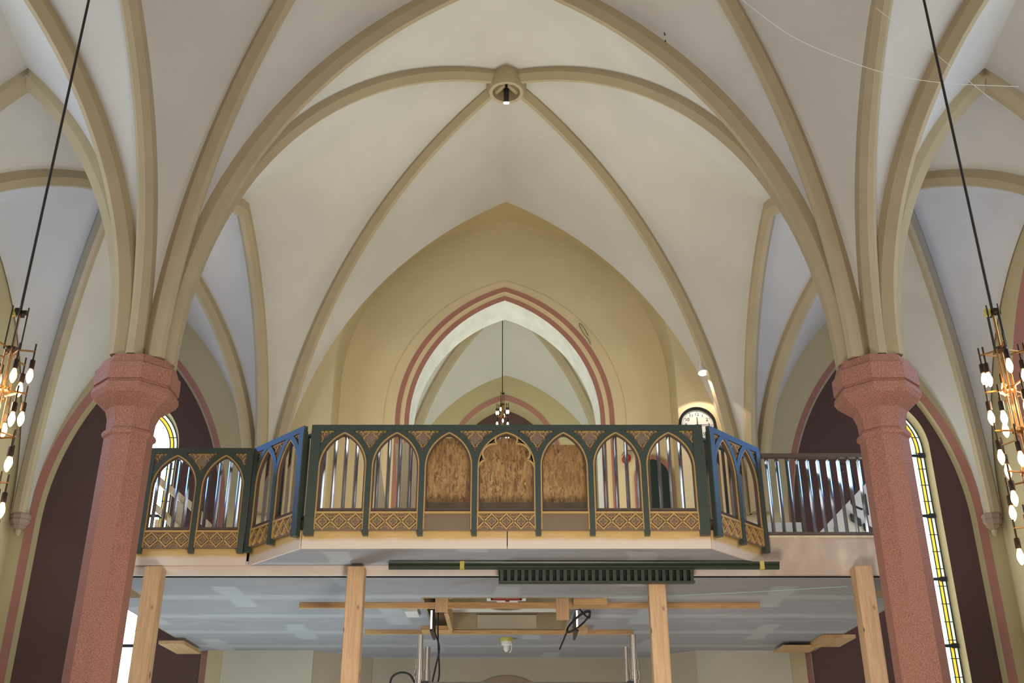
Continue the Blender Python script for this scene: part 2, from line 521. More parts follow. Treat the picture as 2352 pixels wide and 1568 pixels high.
# flat wall around the opening, and the lower wall under the balcony
N1u = [(p[0], max(p[1], ZF)) for p in N0]
ring(mb, N1u, 12.97, O[0], 12.97)
struct(mb.build('wall_west_recess', 'cream', smooth=20))
mb = MB(); mb.quad((-2.22, 12.972, 0), (2.18, 12.972, 0), (2.18, 12.972, ZF), (-2.22, 12.972, ZF))
struct(mb.build('wall_west_lower', 'niche'))
mb = MB(); ring(mb, O[0], 12.965, O[1], 13.0); struct(mb.build(trim_name(), 'pink', smooth=20))
mb = MB(); ring(mb, O[1], 13.0, O[2], 13.03); ring(mb, O[2], 13.03, O[3], 13.03); struct(mb.build(trim_name(), 'cream', smooth=20))
mb = MB(); ring(mb, O[3], 13.03, O[4], 13.03); ring(mb, O[4], 13.03, O[5], 13.07); struct(mb.build(trim_name(), 'pink', smooth=20))
O6 = arch(1.25, 8.27 - 6.55, ZF, 6.55, 24, CXW)
mb = MB(); ring(mb, O[5], 13.07, O6, 13.5); struct(mb.build(trim_name(), 'pale', smooth=20))
# raised plaster edge around the moulding
E0 = arch(1.60, 2.06, ZF, 6.55, 24, CXW); E1 = arch(1.585, 2.045, ZF, 6.55, 24, CXW)
mb = MB(); mb.strip(E0, E1, 12.962, 12.969); struct(mb.build(trim_name(), 'cream', smooth=20))
# faint pointed doorway under the balcony
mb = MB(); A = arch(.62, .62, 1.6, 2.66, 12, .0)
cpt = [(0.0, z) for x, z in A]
mb.strip(A, cpt, 12.955, 12.969); struct(mb.build('door_2', paint('shaded doorway plaster', (150, 128, 100), .9, .04, 2)))  # panel in a browner plaster tone than the wall

# tower room behind the arch
TX, TY0, TY1 = 1.72, 13.5, 16.25
mb = MB()
wall_y(mb, -TX - .1, TX + .1, ZF, 10, 13.5, O6)
for sx in (-1, 1):
    mb.quad((sx * TX, 13.5, ZF), (sx * TX, TY1, ZF), (sx * TX, TY1, 10), (sx * TX, 13.5, 10))
struct(mb.build('wall_tower_side', 'web'))
FA = arch(.95, 1.2, ZF, 7.02, 16, -.03); FB = arch(.88, 1.12, ZF, 7.02, 16, -.03)
mb = MB(); wall_y(mb, -TX, TX, ZF, 10, TY1, FA); struct(mb.build('wall_tower_back', 'cream2'))
mb = MB(); ring(mb, FA, TY1 - .01, FB, TY1 + .03); struct(mb.build(trim_name(), 'pink'))
FC = arch(.83, 1.07, ZF, 7.02, 16, -.03)
mb = MB(); ring(mb, FB, TY1 + .03, FC, TY1 + .35); struct(mb.build(trim_name(), 'cream2'))
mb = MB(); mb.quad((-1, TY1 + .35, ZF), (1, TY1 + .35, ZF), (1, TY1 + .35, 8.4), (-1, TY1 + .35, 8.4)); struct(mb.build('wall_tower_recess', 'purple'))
mb = MB(); A = arch(.34, .62, ZF, 7.0, 12, -.02); mb.strip(A, [(-.02, z) for x, z in A], TY1 + .30, TY1 + .345); struct(mb.build(trim_name(), 'pink'))
_z = ZS; ZS = 6.3
c = (0, (TY0 + TY1) / 2); zc = 9.3
cor = {(0, 0): (-TX, TY0), (1, 0): (TX, TY0), (1, 1): (TX, TY1), (0, 1): (-TX, TY1)}
D = {k: path(p, c, ZS, zc, .05) for k, p in cor.items()}
for k0, k1, m, za in [((0, 0), (1, 0), (0, TY0), 9.1), ((0, 1), (1, 1), (0, TY1), 8.58), ((0, 0), (0, 1), (-TX, c[1]), 8.4), ((1, 0), (1, 1), (TX, c[1]), 8.4)]:
    mb = MB()
    for k in (k0, k1): web(mb, D[k], path(cor[k], m, ZS, za, .03), .05)
    struct(mb.build('ceiling_tower', 'web', smooth=40))
for k in D:
    mb = MB(); rib_half(mb, D[k], .17, .05, .12, .05); struct(mb.build(trim_name(), 'rib', smooth=25))
ZS = _z

# aisle west walls: pink edged pointed recess with a lancet window
def lancet(mb_list, cx, y): pass
for sx, nm in ((-1, 'left'), (1, 'right')):
    cx = sx * 4.62
    R0 = arch(1.19, 2.5, 0, 5.0, 22, cx); R1 = arch(1.11, 2.42, 0, 5.0, 22, cx); R2 = arch(1.07, 2.38, 0, 5.0, 22, cx)
    x0, x1 = sorted((sx * (XC + .25), sx * (XO + .1)))
    mb = MB(); wall_y(mb, x0, x1, 0, 8.6, YW, R0); struct(mb.build('wall_west_' + nm + '_aisle', 'cream2'))
    mb = MB(); ring(mb, R0, YW - .004, R1, YW + .06); struct(mb.build(trim_name(), 'pink', smooth=20))
    mb = MB(); ring(mb, R1, YW + .06, R2, YW + .16); struct(mb.build(trim_name(), 'cream2', smooth=20))
    wx = -4.62 if sx < 0 else 4.92
    wh = .43 if sx < 0 else .375
    W0 = arch(wh + .05, .66, 1.55, 6.0, 14, wx); W1 = arch(wh, .60, 1.6, 6.0, 14, wx)
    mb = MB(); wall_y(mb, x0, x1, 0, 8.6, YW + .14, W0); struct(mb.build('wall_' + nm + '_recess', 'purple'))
    mb = MB(); ring(mb, W0, YW + .138, W1, YW + .26); struct(mb.build(trim_name(), 'cream2', smooth=20))
    # window: glass, coloured border, lead cames, saddle bars
    wroot = bpy.data.objects.new('window_%d' % (1 if sx < 0 else 2), None); COL.objects.link(wroot); wroot.location = (wx, YW + .25, 1.6)
    struct(wroot)
    W2 = arch(wh - .09, .51, 1.6, 6.0, 14, wx); W15 = arch(wh - .045, .555, 1.6, 6.0, 14, wx)
    mb = MB(); mb.strip(W2, [(wx, z) for x, z in W2], YW + .245, YW + .255); mb.build('glass', 'stained', wroot, world=True)
    mb = MB(); mb.strip(W15, W2, YW + .243, YW + .256); mb.build('border_glass', 'yellowglass', wroot, world=True)
    mb = MB(); mb.strip(W1, W15, YW + .243, YW + .256); mb.build('outer_border_glass', 'laceglass', wroot, world=True)
    W3 = arch(wh - .125, .475, 1.6, 6.0, 14, wx)
    mb = MB(); mb.strip(W2, W3, YW + .240, YW + .244); mb.build('inner_border_glass', 'tealglass', wroot, world=True)
    mb = MB()
    for q in (W1, W15, W2): mb.line([(p[0], p[1]) for p in q], .012, YW + .234, YW + .242)
    z = 1.75
    while z < 6.5:
        for s in (-1, 1): mb.box(wx + s * (wh - .055) - .055, wx + s * (wh - .055) + .055, YW + .236, YW + .243, z, z + .008)
        z += .21
    mb.build('lead_came', 'steelgrey', wroot, world=True)
    for i in range(6):
        z = 2.0 + i * .78
        mb = MB(); mb.box(wx - wh, wx + wh, YW + .225, YW + .243, z, z + .035)
        for s in (-1, 1): mb.box(wx + s * (wh - .02) - .05, wx + s * (wh - .02) + .03, YW + .215, YW + .243, z - .01, z + .045)
        mb.build('saddle_bar', 'steelgrey', wroot, world=True)
    mb = MB()
    for z in (5.35, 4.55, 3.9):
        P = [(wx + .0 + .09 * cos(2 * pi * k / 14), z + .12 * sin(2 * pi * k / 14)) for k in range(15)]
        mb.strip(P, [(wx, z)] * 15, YW + .238, YW + .243)
    mb.build('medallion_glass', 'redglass', wroot, world=True)

# outer side walls with pointed recess and tall window per bay
for sx, nm in ((-1, 'left'), (1, 'right')):
    X = sx * (XO + .02)
    mb = MB()
    def wall_x(mb, y0, y1, z0, z1, X, outline):
        t = MB(); wall_y(t, y0, y1, z0, z1, 0, outline)
        mb.add([(X, p[0], p[2]) for p in t.v], t.f)
    def ring_x(mb, A, xa, B, xb):
        mb.loft([[(xa, p[0], p[1]) for p in A], [(xb, p[0], p[1]) for p in B]])
    for bi, (ya, yb) in enumerate(((YC, YW), (YE, YC))):
        yc = (ya + yb) / 2
        rw = 1.5 if bi == 0 else 1.9
        zs_, hr = (5.2, 2.6) if bi == 0 else (6.55, 1.35)
        R0 = arch(rw, hr, 0, zs_, 18, yc); R1 = arch(rw - .1, hr - .1, 0, zs_, 18, yc)
        mb = MB(); wall_x(mb, ya, yb + .1, 0, 9, X, R0); struct(mb.build('wall_%s_side' % nm, 'cream2'))
        mb = MB(); ring_x(mb, R0, X - sx * .004, R1, X + sx * .07); struct(mb.build(trim_name(), 'pink'))
        mb = MB(); ring_x(mb, R1, X + sx * .07, R1, X + sx * .2); struct(mb.build(trim_name(), 'cream2'))
        pairs = ((-.55, .44),) if bi == 0 else ((-1.18, .52), (0, .52), (1.18, .52))
        mb = MB()
        mb.quad((X + sx * .2, ya, 0), (X + sx * .2, yb, 0), (X + sx * .2, yb, 8.5), (X + sx * .2, ya, 8.5))
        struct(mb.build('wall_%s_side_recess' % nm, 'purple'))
        for j, (dy, hw) in enumerate(pairs):
            W = arch(hw, .8, 5.25 if bi == 0 else 4.2, 6.2 if bi == 0 else 6.75, 10, yc + dy)
            mb = MB(); t = MB(); t.strip(W, [(yc + dy, z) for y, z in W], 0, .04)
            mb.add([(X + sx * (.19 - p[1]), p[0], p[2]) for p in t.v], t.f)
            o = struct(mb.build('window_%d' % (3 + j + 2 * bi + (5 if sx > 0 else 0)), 'skyblue' if bi == 0 else 'skyside'))
mb = MB(); mb.quad((-6.3, YF, 0), (6.3, YF, 0), (6.3, 13.2, 0), (-6.3, 13.2, 0)); struct(mb.build('floor', 'floor'))
# remaining length of the church behind the camera
for sx, nm in ((-1, 'left'), (1, 'right')):
    mb = MB(); mb.quad((sx * 6, YF, 0), (sx * 6, YE, 0), (sx * 6, YE, 9), (sx * 6, YF, 9)); struct(mb.build('wall_%s_nave' % nm, 'cream2'))

# stone corbels in the west corners of the aisles
for sx, lab in ((-1, 'small moulded stone corbel under the rib in the far left aisle corner'), (1, 'small moulded stone corbel under the rib in the far right aisle corner')):
    t = thing('stone_corbel', lab, 'corbel', (sx * 5.84, 12.30, 4.96)); tag(t, kind='thing'); t.scale = (.62, .62, .7)
    mb = MB(); mb.lathe([(.02, -.24), (.05, -.2), (.06, -.12)], 8, off=pi / 8); mb.build('pendant', 'rib', t, 30)
    mb = MB(); mb.lathe([(.07, -.13), (.14, -.07), (.13, -.05), (.16, -.02), (.185, .03), (.17, .06), (.19, .10), (.185, .14), (.15, .16)], 8, off=pi / 8); mb.build('capital', paint('warm rib stone', (150, 124, 104), .85, .06, 5), t, 30)

# ------------------------------------------------------------------ columns
for sx, lab in ((-1, 'octagonal pink granite column left of the balcony'), (1, 'octagonal pink granite column right of the balcony, with a small plate on its shaft')):
    t = thing('granite_column', lab, 'column', (sx * XC, YC, 0)); tag(t, kind='thing')
    k8 = 1 / cos(pi / 8)
    oct_ = lambda mb, prof, **kw: mb.lathe([(r * k8, z) for r, z in prof], 8, off=pi / 8, **kw)
    mb = MB(); oct_(mb, [(.25, 0), (.25, .3), (.178, .42), (.172, 4.42)]); mb.build('shaft', 'granite', t)
    mb = MB(); oct_(mb, [(.17, 4.40), (.190, 4.42), (.193, 4.44), (.185, 4.46), (.17, 4.475)]); mb.build('necking_ring', 'granite', t)
    mb = MB(); oct_(mb, [(.168, 4.47), (.172, 4.56), (.195, 4.635), (.25, 4.68), (.295, 4.72), (.315, 4.76), (.308, 4.80), (.292, 4.815), (.292, 4.825), (.308, 4.83), (.308, 4.965), (.285, 4.985), (.285, 4.995), (.265, 5.05)])
    mb.build('capital', 'granite', t)
    if sx > 0:
        mb = MB(); a = radians(-90)
        for (xa, xb, za, zb) in ((-.045, .045, 4.245, 4.25), (-.045, .045, 4.475, 4.48), (-.045, -.04, 4.25, 4.475), (.04, .045, 4.25, 4.475)): pass
        mb.box(-.042, .042, -.1765, -.168, 4.22, 4.40)
        o = mb.build('access_plate', 'granite', t); o.rotation_euler = (0, 0, radians(-45))
        bv = o.modifiers.new('b', 'BEVEL'); bv.width = .004

# ------------------------------------------------------------------ balcony structure
ZB = 3.49
mb = MB()
# underside with a rectangular hatch
hx0, hx1, hy0, hy1 = -.74, .60, 9.42, 11.03
def slab_under(mb, z):
    ys = [8.55, hy0, hy1, 13.0]
    for i in range(3):
        for j in range(3):
            e = 3.20 if j == 0 else 3.54
            xs = [-e, hx0, hx1, e]
            if i == 1 and j == 1: continue
            xa, xb = xs[i], xs[i + 1]
            mb.quad((xa, ys[j], z), (xb, ys[j], z), (xb, ys[j + 1], z), (xa, ys[j + 1], z))
slab_under(mb, ZB)
struct(mb.build('ceiling_balcony', 'board'))
mb = MB(); mb.box(-3.2, hx0, 8.6, 9.5, 3.74, ZF); mb.box(hx1, 3.2, 8.6, 9.5, 3.74, ZF); mb.box(-3.54, hx0, 9.5, 13.0, 3.74, ZF); mb.box(hx1, 3.54, 9.5, 13.0, 3.74, ZF); mb.box(hx0, hx1, 8.6, 13.62, 3.78, ZF)
mb.box(-3.56, -3.54, 9.42, YW + .02, ZB, ZF); mb.box(3.54, 3.56, 9.42, YW + .02, ZB, ZF)
mb.box(-1.7, 1.7, 13.0, TY1 + .36, 3.7, ZF)
for s_ in (-1, 1):
    x_ = sorted((s_ * 3.2, s_ * 3.22)); mb.box(x_[0], x_[1], 8.6, 9.42, ZB, ZF)
    x_ = sorted((s_ * 3.2, s_ * 3.56)); mb.box(x_[0], x_[1], 9.41, 9.43, ZB, ZF)
# projecting bay
mb.hexa([(-1.56, 7.945, 3.70), (1.56, 7.945, 3.70), (2.08, 8.53, 3.70), (-2.08, 8.53, 3.70)], [(-1.56, 7.945, ZF), (1.56, 7.945, ZF), (2.08, 8.53, ZF), (-2.08, 8.53, ZF)])
struct(mb.build('floor_balcony', 'ply'))
mb = MB(); mb.box(-3.2, 2.06, 8.50, 8.60, ZB, 3.60); struct(mb.build('balcony_beam', 'plaster_white'))
mb = MB(); mb.box(2.06, 3.2, 8.50, 8.60, ZB, 3.80); struct(mb.build('balcony_beam_right', 'fboard'))
mb = MB(); mb.box(2.09, 3.15, 8.488, 8.5, 3.795, 3.812); struct(mb.build(trim_name(), 'palepine'))
mb = MB(); mb.hexa([(-1.57, 7.94, 3.565), (1.57, 7.94, 3.565), (2.09, 8.50, 3.565), (-2.09, 8.50, 3.565)], [(-1.57, 7.94, 3.585), (1.57, 7.94, 3.585), (2.09, 8.50, 3.585), (-2.09, 8.50, 3.585)])
struct(mb.build('ceiling_bay', 'board'))

# fascia boards
def fascia(label, p0, p1, seamgap=.0):
    L = (Vector(p1) - Vector(p0)).length; a = atan2(p1[1] - p0[1], p1[0] - p0[0])
    mb = MB(); mb.box(.002, L - .002, 0, .018, 0, .145)
    o = mb.build('fascia_board', 'fascia'); o.location = (p0[0], p0[1], 3.563); o.rotation_euler = (0, 0, a)
    return tag(o, label, 'board', 'fascia boards under the parapet')
FX, FY = 1.572, 7.92
BX, BY = 2.10, 8.48
fascia('white primed fascia board with ochre top edge, left half of the balcony front', (-FX, FY), (0.005, FY))
fascia('white primed fascia board with ochre top edge, right half of the balcony front', (0.008, FY), (FX, FY))
fascia('slanting fascia board under the left angled parapet panel', (-BX, BY), (-FX - .015, FY + .005))
fascia('slanting fascia board under the right angled parapet panel', (FX + .015, FY + .005), (BX, BY))
fascia('white fascia board with ochre top beside the left granite column', (-3.14, BY), (-BX - .02, BY))

# ------------------------------------------------------------------ tracery parapet
ZP = 3.655                                    # bottom of the green posts
SPR, ATOP, RB, RT = 4.205 - ZP, 4.494 - ZP, 4.503 - ZP, 4.552 - ZP
LB, LT, GR = 3.706 - ZP, 3.826 - ZP, 3.842 - ZP
def arcs(hw, delta, apex=ATOP, n=14):
    """left arc of the bay's pointed arch offset outwards by delta: (x,z) from springing to the top"""
    a = hw; h = apex - SPR; R = (a * a + h * h) / (2 * a); c = R - a; Rd = R + delta
    ph = acos(max(-1, min(1, c / Rd)))
    return [(c - Rd * cos(ph * i / n), SPR + Rd * sin(ph * i / n)) for i in range(n + 1)]
def quatre(cx, cz, r, rot=0, n=40, k=.30):
    out = []
    for i in range(n):
        th = 2 * pi * i / n
        rr = r * (1 - k + k * abs(cos(2 * th)) ** .6)
        out.append((cx + rr * cos(th + rot), cz + rr * sin(th + rot)))
    return out
def circ(cx, cz, r, a0=0, a1=360, n=14):
    return [(cx + r * cos(radians(a0 + (a1 - a0) * i / n)), cz + r * sin(radians(a0 + (a1 - a0) * i / n))) for i in range(n + 1)]

def parapet(label, loc, rotz, posts, pw, kinds, scale_x=1.0):
    """posts: list of (x centre, width); kinds per bay: 'lattice', 'plain', 'centre'"""
    t = thing('parapet_panel', label, 'balustrade', loc, rotz)
    x0 = posts[0][0] - posts[0][1] / 2; x1 = posts[-1][0] + posts[-1][1] / 2
    fr = MB()
    fr.box(x0, x1, 0, .035, RB, RT)
    for k, (x, w) in enumerate(posts):
        inner = 0 < k < len(posts) - 1
        fr.box(x - w / 2, x + w / 2, -.004, .042, 0, SPR + .02 if inner else RB + .005)
        if inner: fr.box(x - w / 2, x + w / 2, .001, .036, SPR + .0, SPR + .085)
    bays = []
    for (xa, wa), (xb, wb) in zip(posts, posts[1:]):
        l, r = xa + wa / 2, xb - wb / 2
        bays.append(((l + r) / 2, (r - l) / 2, xa, xb))
    band = .042
    for cx, hw, xa, xb in bays:
        for s in (-1, 1):
            lim = (cx - xa) if s < 0 else (xb - cx)
            A = [(cx - s * x * -1 if s > 0 else cx + x, z) for x, z in arcs(hw, 0)]
            A = [(cx + (x if s < 0 else -x), z) for x, z in arcs(hw, 0)]
            B = [(cx + (max(x, -lim) if s < 0 else min(-x, lim)), min(z, RB + .01)) for x, z in arcs(hw, band)]
            if s > 0: A, B = B, A
            fr.strip(A, B, .0015, .034)
    fr.build('frame', 'green', t)
    # spandrels: taupe plate with gold tracery
    def edge(bay, s, z, delta):
        cx, hw = bay[0], bay[1]
        a = hw; h = ATOP - SPR; R = (a * a + h * h) / (2 * a); c = R - a; Rd = R + delta
        q = Rd * Rd - (z - SPR) ** 2
        xx = c - sqrt(max(q, 0))
        return cx - s * xx * 1.0 if s > 0 else cx + xx
    zs = [SPR + .06 + (RB + .003 - SPR - .06) * i / 10 for i in range(11)]
    for i in range(len(posts)):
        px, pwid = posts[i]
        lb = bays[i - 1] if i > 0 else None; rb = bays[i] if i < len(bays) else None
        A = []; B = []
        for z in zs:
            xl = edge(lb, 1, z, .03) if lb else px
            xr = edge(rb, -1, z, .03) if rb else px
            if xr < xl: xl = xr = (xl + xr) / 2
            A.append((xl, z)); B.append((xr, z))
        mb = MB(); mb.strip(A, B, .022, .032); sp = mb.build('spandrel', 'taupe', t)
        g = MB(); y0, y1 = .012, .0225; w = .0065
        zc = 4.437 - ZP
        half = lambda P: [p for p in P if (rb is None and p[0] <= px - pwid / 2 + .002) or (lb is None and p[0] >= px + pwid / 2 - .002)] if (lb is None or rb is None) else P
        qx = px
        def put(P, closed=False, ww=w):
            Q = half(P)
            if len(Q) == len(P) and closed: g.line(P, ww, y0, y1, True)
            else:
                if closed: # keep only the contiguous visible arc
                    k = next((j for j in range(len(P)) if P[j] in Q and P[j - 1] not in Q), 0)
                    Q = [p for p in P[k:] + P[:k] if p in Q]
                if len(Q) > 1: g.line(Q, ww, y0, y1)
        put(quatre(qx, zc, .056), True)
        put(circ(qx, zc - .076, .02), False)
        for s in (-1, 1):
            put(circ(qx + s * .088, zc + .03, .03, 90 if s < 0 else 90, 90 + s * 180 if False else (90 - s * 180)), False)
            put(circ(qx + s * .035, zc + .048, .03, 90 + s * 20, 90 - s * 120), False)
            put(circ(qx + s * .04, zc - .05, .028, -90 + s * 10, -90 + s * 150), False)
        zt = RB - .006
        xa = max(edge(lb, 1, zt, .045), px - .17) if lb else px + pwid / 2
        xb = min(edge(rb, -1, zt, .045), px + .17) if rb else px - pwid / 2
        if xb > xa: g.line([(xa, zt), (xb, zt)], .011, y0, y1)
        zlo = SPR + .11
        if len(g.v): g.build('gold_tracery', 'gold', sp)
    # arch linings, lattice bands and rails
    for (cx, hw, xa, xb), kind in zip(bays, kinds):
        L = [(-hw, LT + .0)] + arcs(hw, 0); Li = [(-hw + .011, LT + .0)] + arcs(hw, -.011)
        full = lambda P: [(cx + x, z) for x, z in P] + [(cx - x, z) for x, z in reversed(P)]
        mb = MB(); mb.strip(full(L), full(Li), .008, .02)
        for s in (-1, 1): mb.box(cx + s * hw - (.009 if s > 0 else 0), cx + s * hw + (.009 if s < 0 else 0), .006, .02, LB - .005, LT + .03)
        mb.build('arch_lining', 'gold', t)
        Lb_ = [(-hw + .011, GR + .03)] + arcs(hw, -.011); Lc = [(-hw + .021, GR + .03)] + arcs(hw, -.021)
        mb = MB(); mb.strip(full(Lb_), full(Lc), .016, .04); mb.build('rebate', 'browntrim', t)
        mb = MB(); mb.box(cx - hw, cx + hw, .022, .034, LB - .01, GR + .002)
        if kind != 'lattice': pass
        bd = mb.build('base_board', 'taupe', t)
        mb = MB(); mb.box(cx - hw, cx + hw, .004, .024, LT, GR); mb.build('gold_rail', 'gold', t)
        mb = MB(); mb.box(cx - hw, cx + hw, .02, .045, GR, GR + .03); mb.build('bottom_rail', 'browntrim', t)
        if kind in ('lattice', 'centre'):
            g = MB(); zc = (LB + LT) / 2; hh = (LT - LB) / 2
            ctr = []
            if kind == 'lattice':
                d = 2 * hw / 3; ctr = [cx + (k - 1) * d for k in range(3)]
            else:
                d = 2 * hw / 4; ctr = [cx - d, cx, cx + d]; 
            for k, q in enumerate(ctr):
                g.line([(q - d / 2, zc), (q, zc + hh), (q + d / 2, zc), (q, zc - hh), (q - d / 2, zc)], .013, .008, .024)
            if kind == 'centre':
                for s in (-1, 1):
                    e = cx + s * hw
                    g.line([(e - s * .004, zc + hh * .95), (e - s * d / 2, zc), (e - s * .004, zc - hh * .95)], .013, .008, .024)
            g.build('gold_lattice', 'gold', bd)
            g = MB()
            for q in ctr: g.line(quatre(q, zc, hh * .50, 0, 32, .42), .005, .014, .024, True)
            for k in range(len(ctr) + 1):
                q = ctr[0] - d / 2 + k * d
                for s in (-1, 1):
                    P = [(q - d * .27, zc + s * hh * .93), (q - d * .16, zc + s * hh * .62), (q - d * .05, zc + s * hh * .68), (q, zc + s * hh * .30), (q + d * .05, zc + s * hh * .68), (q + d * .16, zc + s * hh * .62), (q + d * .27, zc + s * hh * .93)]
                    P = [p for p in P if cx - hw + .004 < p[0] < cx + hw - .004]
                    if len(P) > 1: g.line(P, .005, .014, .024)
            g.build('gold_quatrefoils', 'gold', bd)
        if kind == 'centre':
            rel = lambda z: z - ZP
            key = [(.222, 4.20), (.205, 4.235), (.185, 4.252), (.165, 4.258)]
            lobe = [(.165, 4.258), (.183, 4.285), (.188, 4.318), (.172, 4.355), (.14, 4.383), (.105, 4.393), (.077, 4.392)]
            top = [(.077, 4.392), (.087, 4.42), (.083, 4.45), (.058, 4.476), (.028, 4.486), (0, 4.497)]
            R_ = catmull(key, 4)[:-1] + catmull(lobe, 4)[:-1] + catmull(top, 4)
            Rr = [(cx + x * hw / .228, z - ZP) for x, z in R_]
            P = [(2 * cx - x, z) for x, z in Rr] + list(reversed(Rr))[1:]
            mb = MB(); mb.line(P, .013, .006, .026)
            tr = mb.build('trefoil_cusping', 'gold', t)
            ar = arcs(hw, -.004, ATOP, len(Rr) - 1)
            A = [(cx + x, z) for x, z in ar]; Bq = [(2 * cx - x, z) for x, z in Rr]
            mb = MB()
            mb.strip(A, Bq, .016, .024); mb.strip([(2 * cx - x, z) for x, z in A], [(2 * cx - x, z) for x, z in Bq], .016, .024)
            mb.build('cusp_infill', 'browntrim', tr)
    return t

def railing(label, loc, rotz, length, bars, name='steel_railing', zlo=3.845, zhi=4.50, brown=False, rail=None, group=None):
    t = thing(name, label, 'railing', (loc[0], loc[1], zlo - .04), rotz)
    mb = MB(); mb.box(0, length, -.02, .02, 0, .035); mb.build('bottom_rail', 'railbrown', t)
    h = zhi - zlo + .04
    mb = MB(); mb.box(0, length, -.02 if not brown else -.03, .02, h, h + (.035 if brown else .02)); mb.build('top_rail', 'railbrown', t)
    mb = MB(); r = .0155
    mb.lathe([(r, .035), (r, h)], 4)
    first = None
    for x in bars:
        if first is None: first = mb.build('bar', 'steel', t); first.location = (x, 0, 0)
        else:
            c = first.copy(); COL.objects.link(c); c.location = (x, 0, 0)
    return t

w_ = .041
main_posts = [(-1.517, .075), (-1.081, w_), (-.663, w_), (-.2475, w_), (.2475, w_), (.663, w_), (1.081, w_), (1.525, .078)]
parapet('wide green and gold tracery parapet panel across the balcony front, seven arches', (0, FY - .048, ZP), 0, main_posts, w_,
        ['lattice', 'lattice', 'plain', 'centre', 'plain', 'lattice', 'lattice'])
wl = sqrt((BX - FX) ** 2 + (BY - FY) ** 2)
wang = atan2(BY - FY, BX - FX)
wing_posts = [(.035, .06), (wl / 2, w_), (wl - .035, .06)]
parapet('angled two-arch green tracery panel on the left corner of the balcony', (-BX - .006 - .052 * sin(wang), BY - .052 * cos(wang), ZP), -wang, wing_posts, w_, ['lattice'] * 2)
parapet('angled two-arch green tracery panel on the right corner of the balcony', (FX + .012 + .052 * sin(wang), FY - .052 * cos(wang), ZP), wang, wing_posts, w_, ['lattice'] * 2)
parapet('straight two-arch green tracery panel beside the left granite column', (0, BY - .048, ZP), 0, [(-3.00, .05), (-2.571, w_), (-2.17, .05)], w_, ['lattice'] * 2)

mb = None
railing('dark railing with square bars behind the wide front parapet panel', (-1.49, 8.0), 0, 2.98,
        [.03 + .0865 * i for i in range(34) if not (9.5 < i < 24.5)])
railing('dark railing behind the left angled parapet panel', (-2.06, 8.52), -wang, wl - .05, [.06 + .0865 * i for i in range(8)])
railing('dark railing behind the right angled parapet panel', (1.53, 8.03), wang, wl - .05, [.06 + .0865 * i for i in range(8)])
railing('dark railing behind the parapet panel beside the left column', (-3.0, 8.56), 0, .9, [.04 + .0865 * i for i in range(10)])
railing('plain brown grey bar railing between the right corner and the right column', (2.10, 8.52), 0, 1.02, [.03 + .0868 * i for i in range(11)], name='bar_railing', zlo=3.85, zhi=4.49, brown=True)

# particle boards and kick boards behind the three middle arches
for (xa, xb, zt, lab) in ((-.70, -.462, 4.497, 'particle board sheet behind the third arch, left of the middle'), (-.46, .285, 4.497, 'tall particle board sheet behind the middle trefoil arch'), (.288, .69, 4.44, 'lower particle board sheet behind the arch right of the middle')):
    mb = MB(); mb.box(xa, xb, 8.036, 8.05, 3.801, zt)
    tag(mb.build('particle_board', 'osb'), lab, 'board', 'particle boards behind the parapet')
mb = MB(); mb.box(-.70, .70, 8.02, 8.034, 3.805, 3.955)
tag(mb.build('kick_board', 'taupe'), 'long taupe kick board below the three particle board sheets', 'board')

# ------------------------------------------------------------------ timber props
for x, lab, zt in ((-2.83, 'pine prop post beside the left granite column', 3.53), (-1.205, 'pine prop post left of the scaffold', 3.53), (1.205, 'pine prop post right of the scaffold', 3.50), (2.86, 'pine prop post beside the right granite column', 3.535)):
    dp = .10 if x == 1.205 else .14
    mb = MB(); mb.box(-.0685, .0685, 0, dp, 0, zt)
    f = 8.43 if zt > 3.5 else 8.51
    o = mb.build('timber_post', 'pine'); o.location = (x, 8.355 if dp > .12 else 8.397, 0)
    bv = o.modifiers.new('b', 'BEVEL'); bv.width = .006; bv.segments = 1
    tag(o, lab, 'post', 'timber posts under the balcony')

# loose green mouldings fixed to the beam
t = thing('cornice_moulding', 'long dark green cornice moulding held along the balcony beam', 'moulding', (-.94, 8.35, 3.52))
mb = MB()
prof = [(0, -.022), (-.02, -.018), (-.035, .0), (-.03, .012), (-.045, .02), (-.05, .032), (0, .034)]
mb.loft([[(x, y, z) for y, z in prof] for x in (0, 3.12)], True, True, True); mb.build('moulding_body', 'green2', t)
for x, r in ((.57, .1), (2.96, -.2)):
    mb = MB(); mb.box(x, x + .035, -.052, .0, -.026, .036); mb.build('masking_tape', 'yellow', t)
t = thing('dentil_board', 'dark green dentil moulding strip hanging below the cornice moulding', 'moulding', (-.062, 8.37, 3.44))
mb = MB(); mb.box(0, 1.56, -.052, .022, -.048, -.037); mb.box(0, 1.56, -.052, .022, .052, .06); mb.build('rail', 'green2', t)
mb = MB(); mb.box(0, 1.56, .012, .022, -.04, .055); mb.build('backboard', 'gapgreen', t)
ng = 28
for i in range(ng):
    x = .012 + i * (1.512 / (ng - 1))
    mb = MB(); mb.box(x, x + .027, -.05, .012, -.036, .050); mb.box(x, x + .027, -.058, -.05, .02, .050)
    mb.build('dentil', 'green2', t)

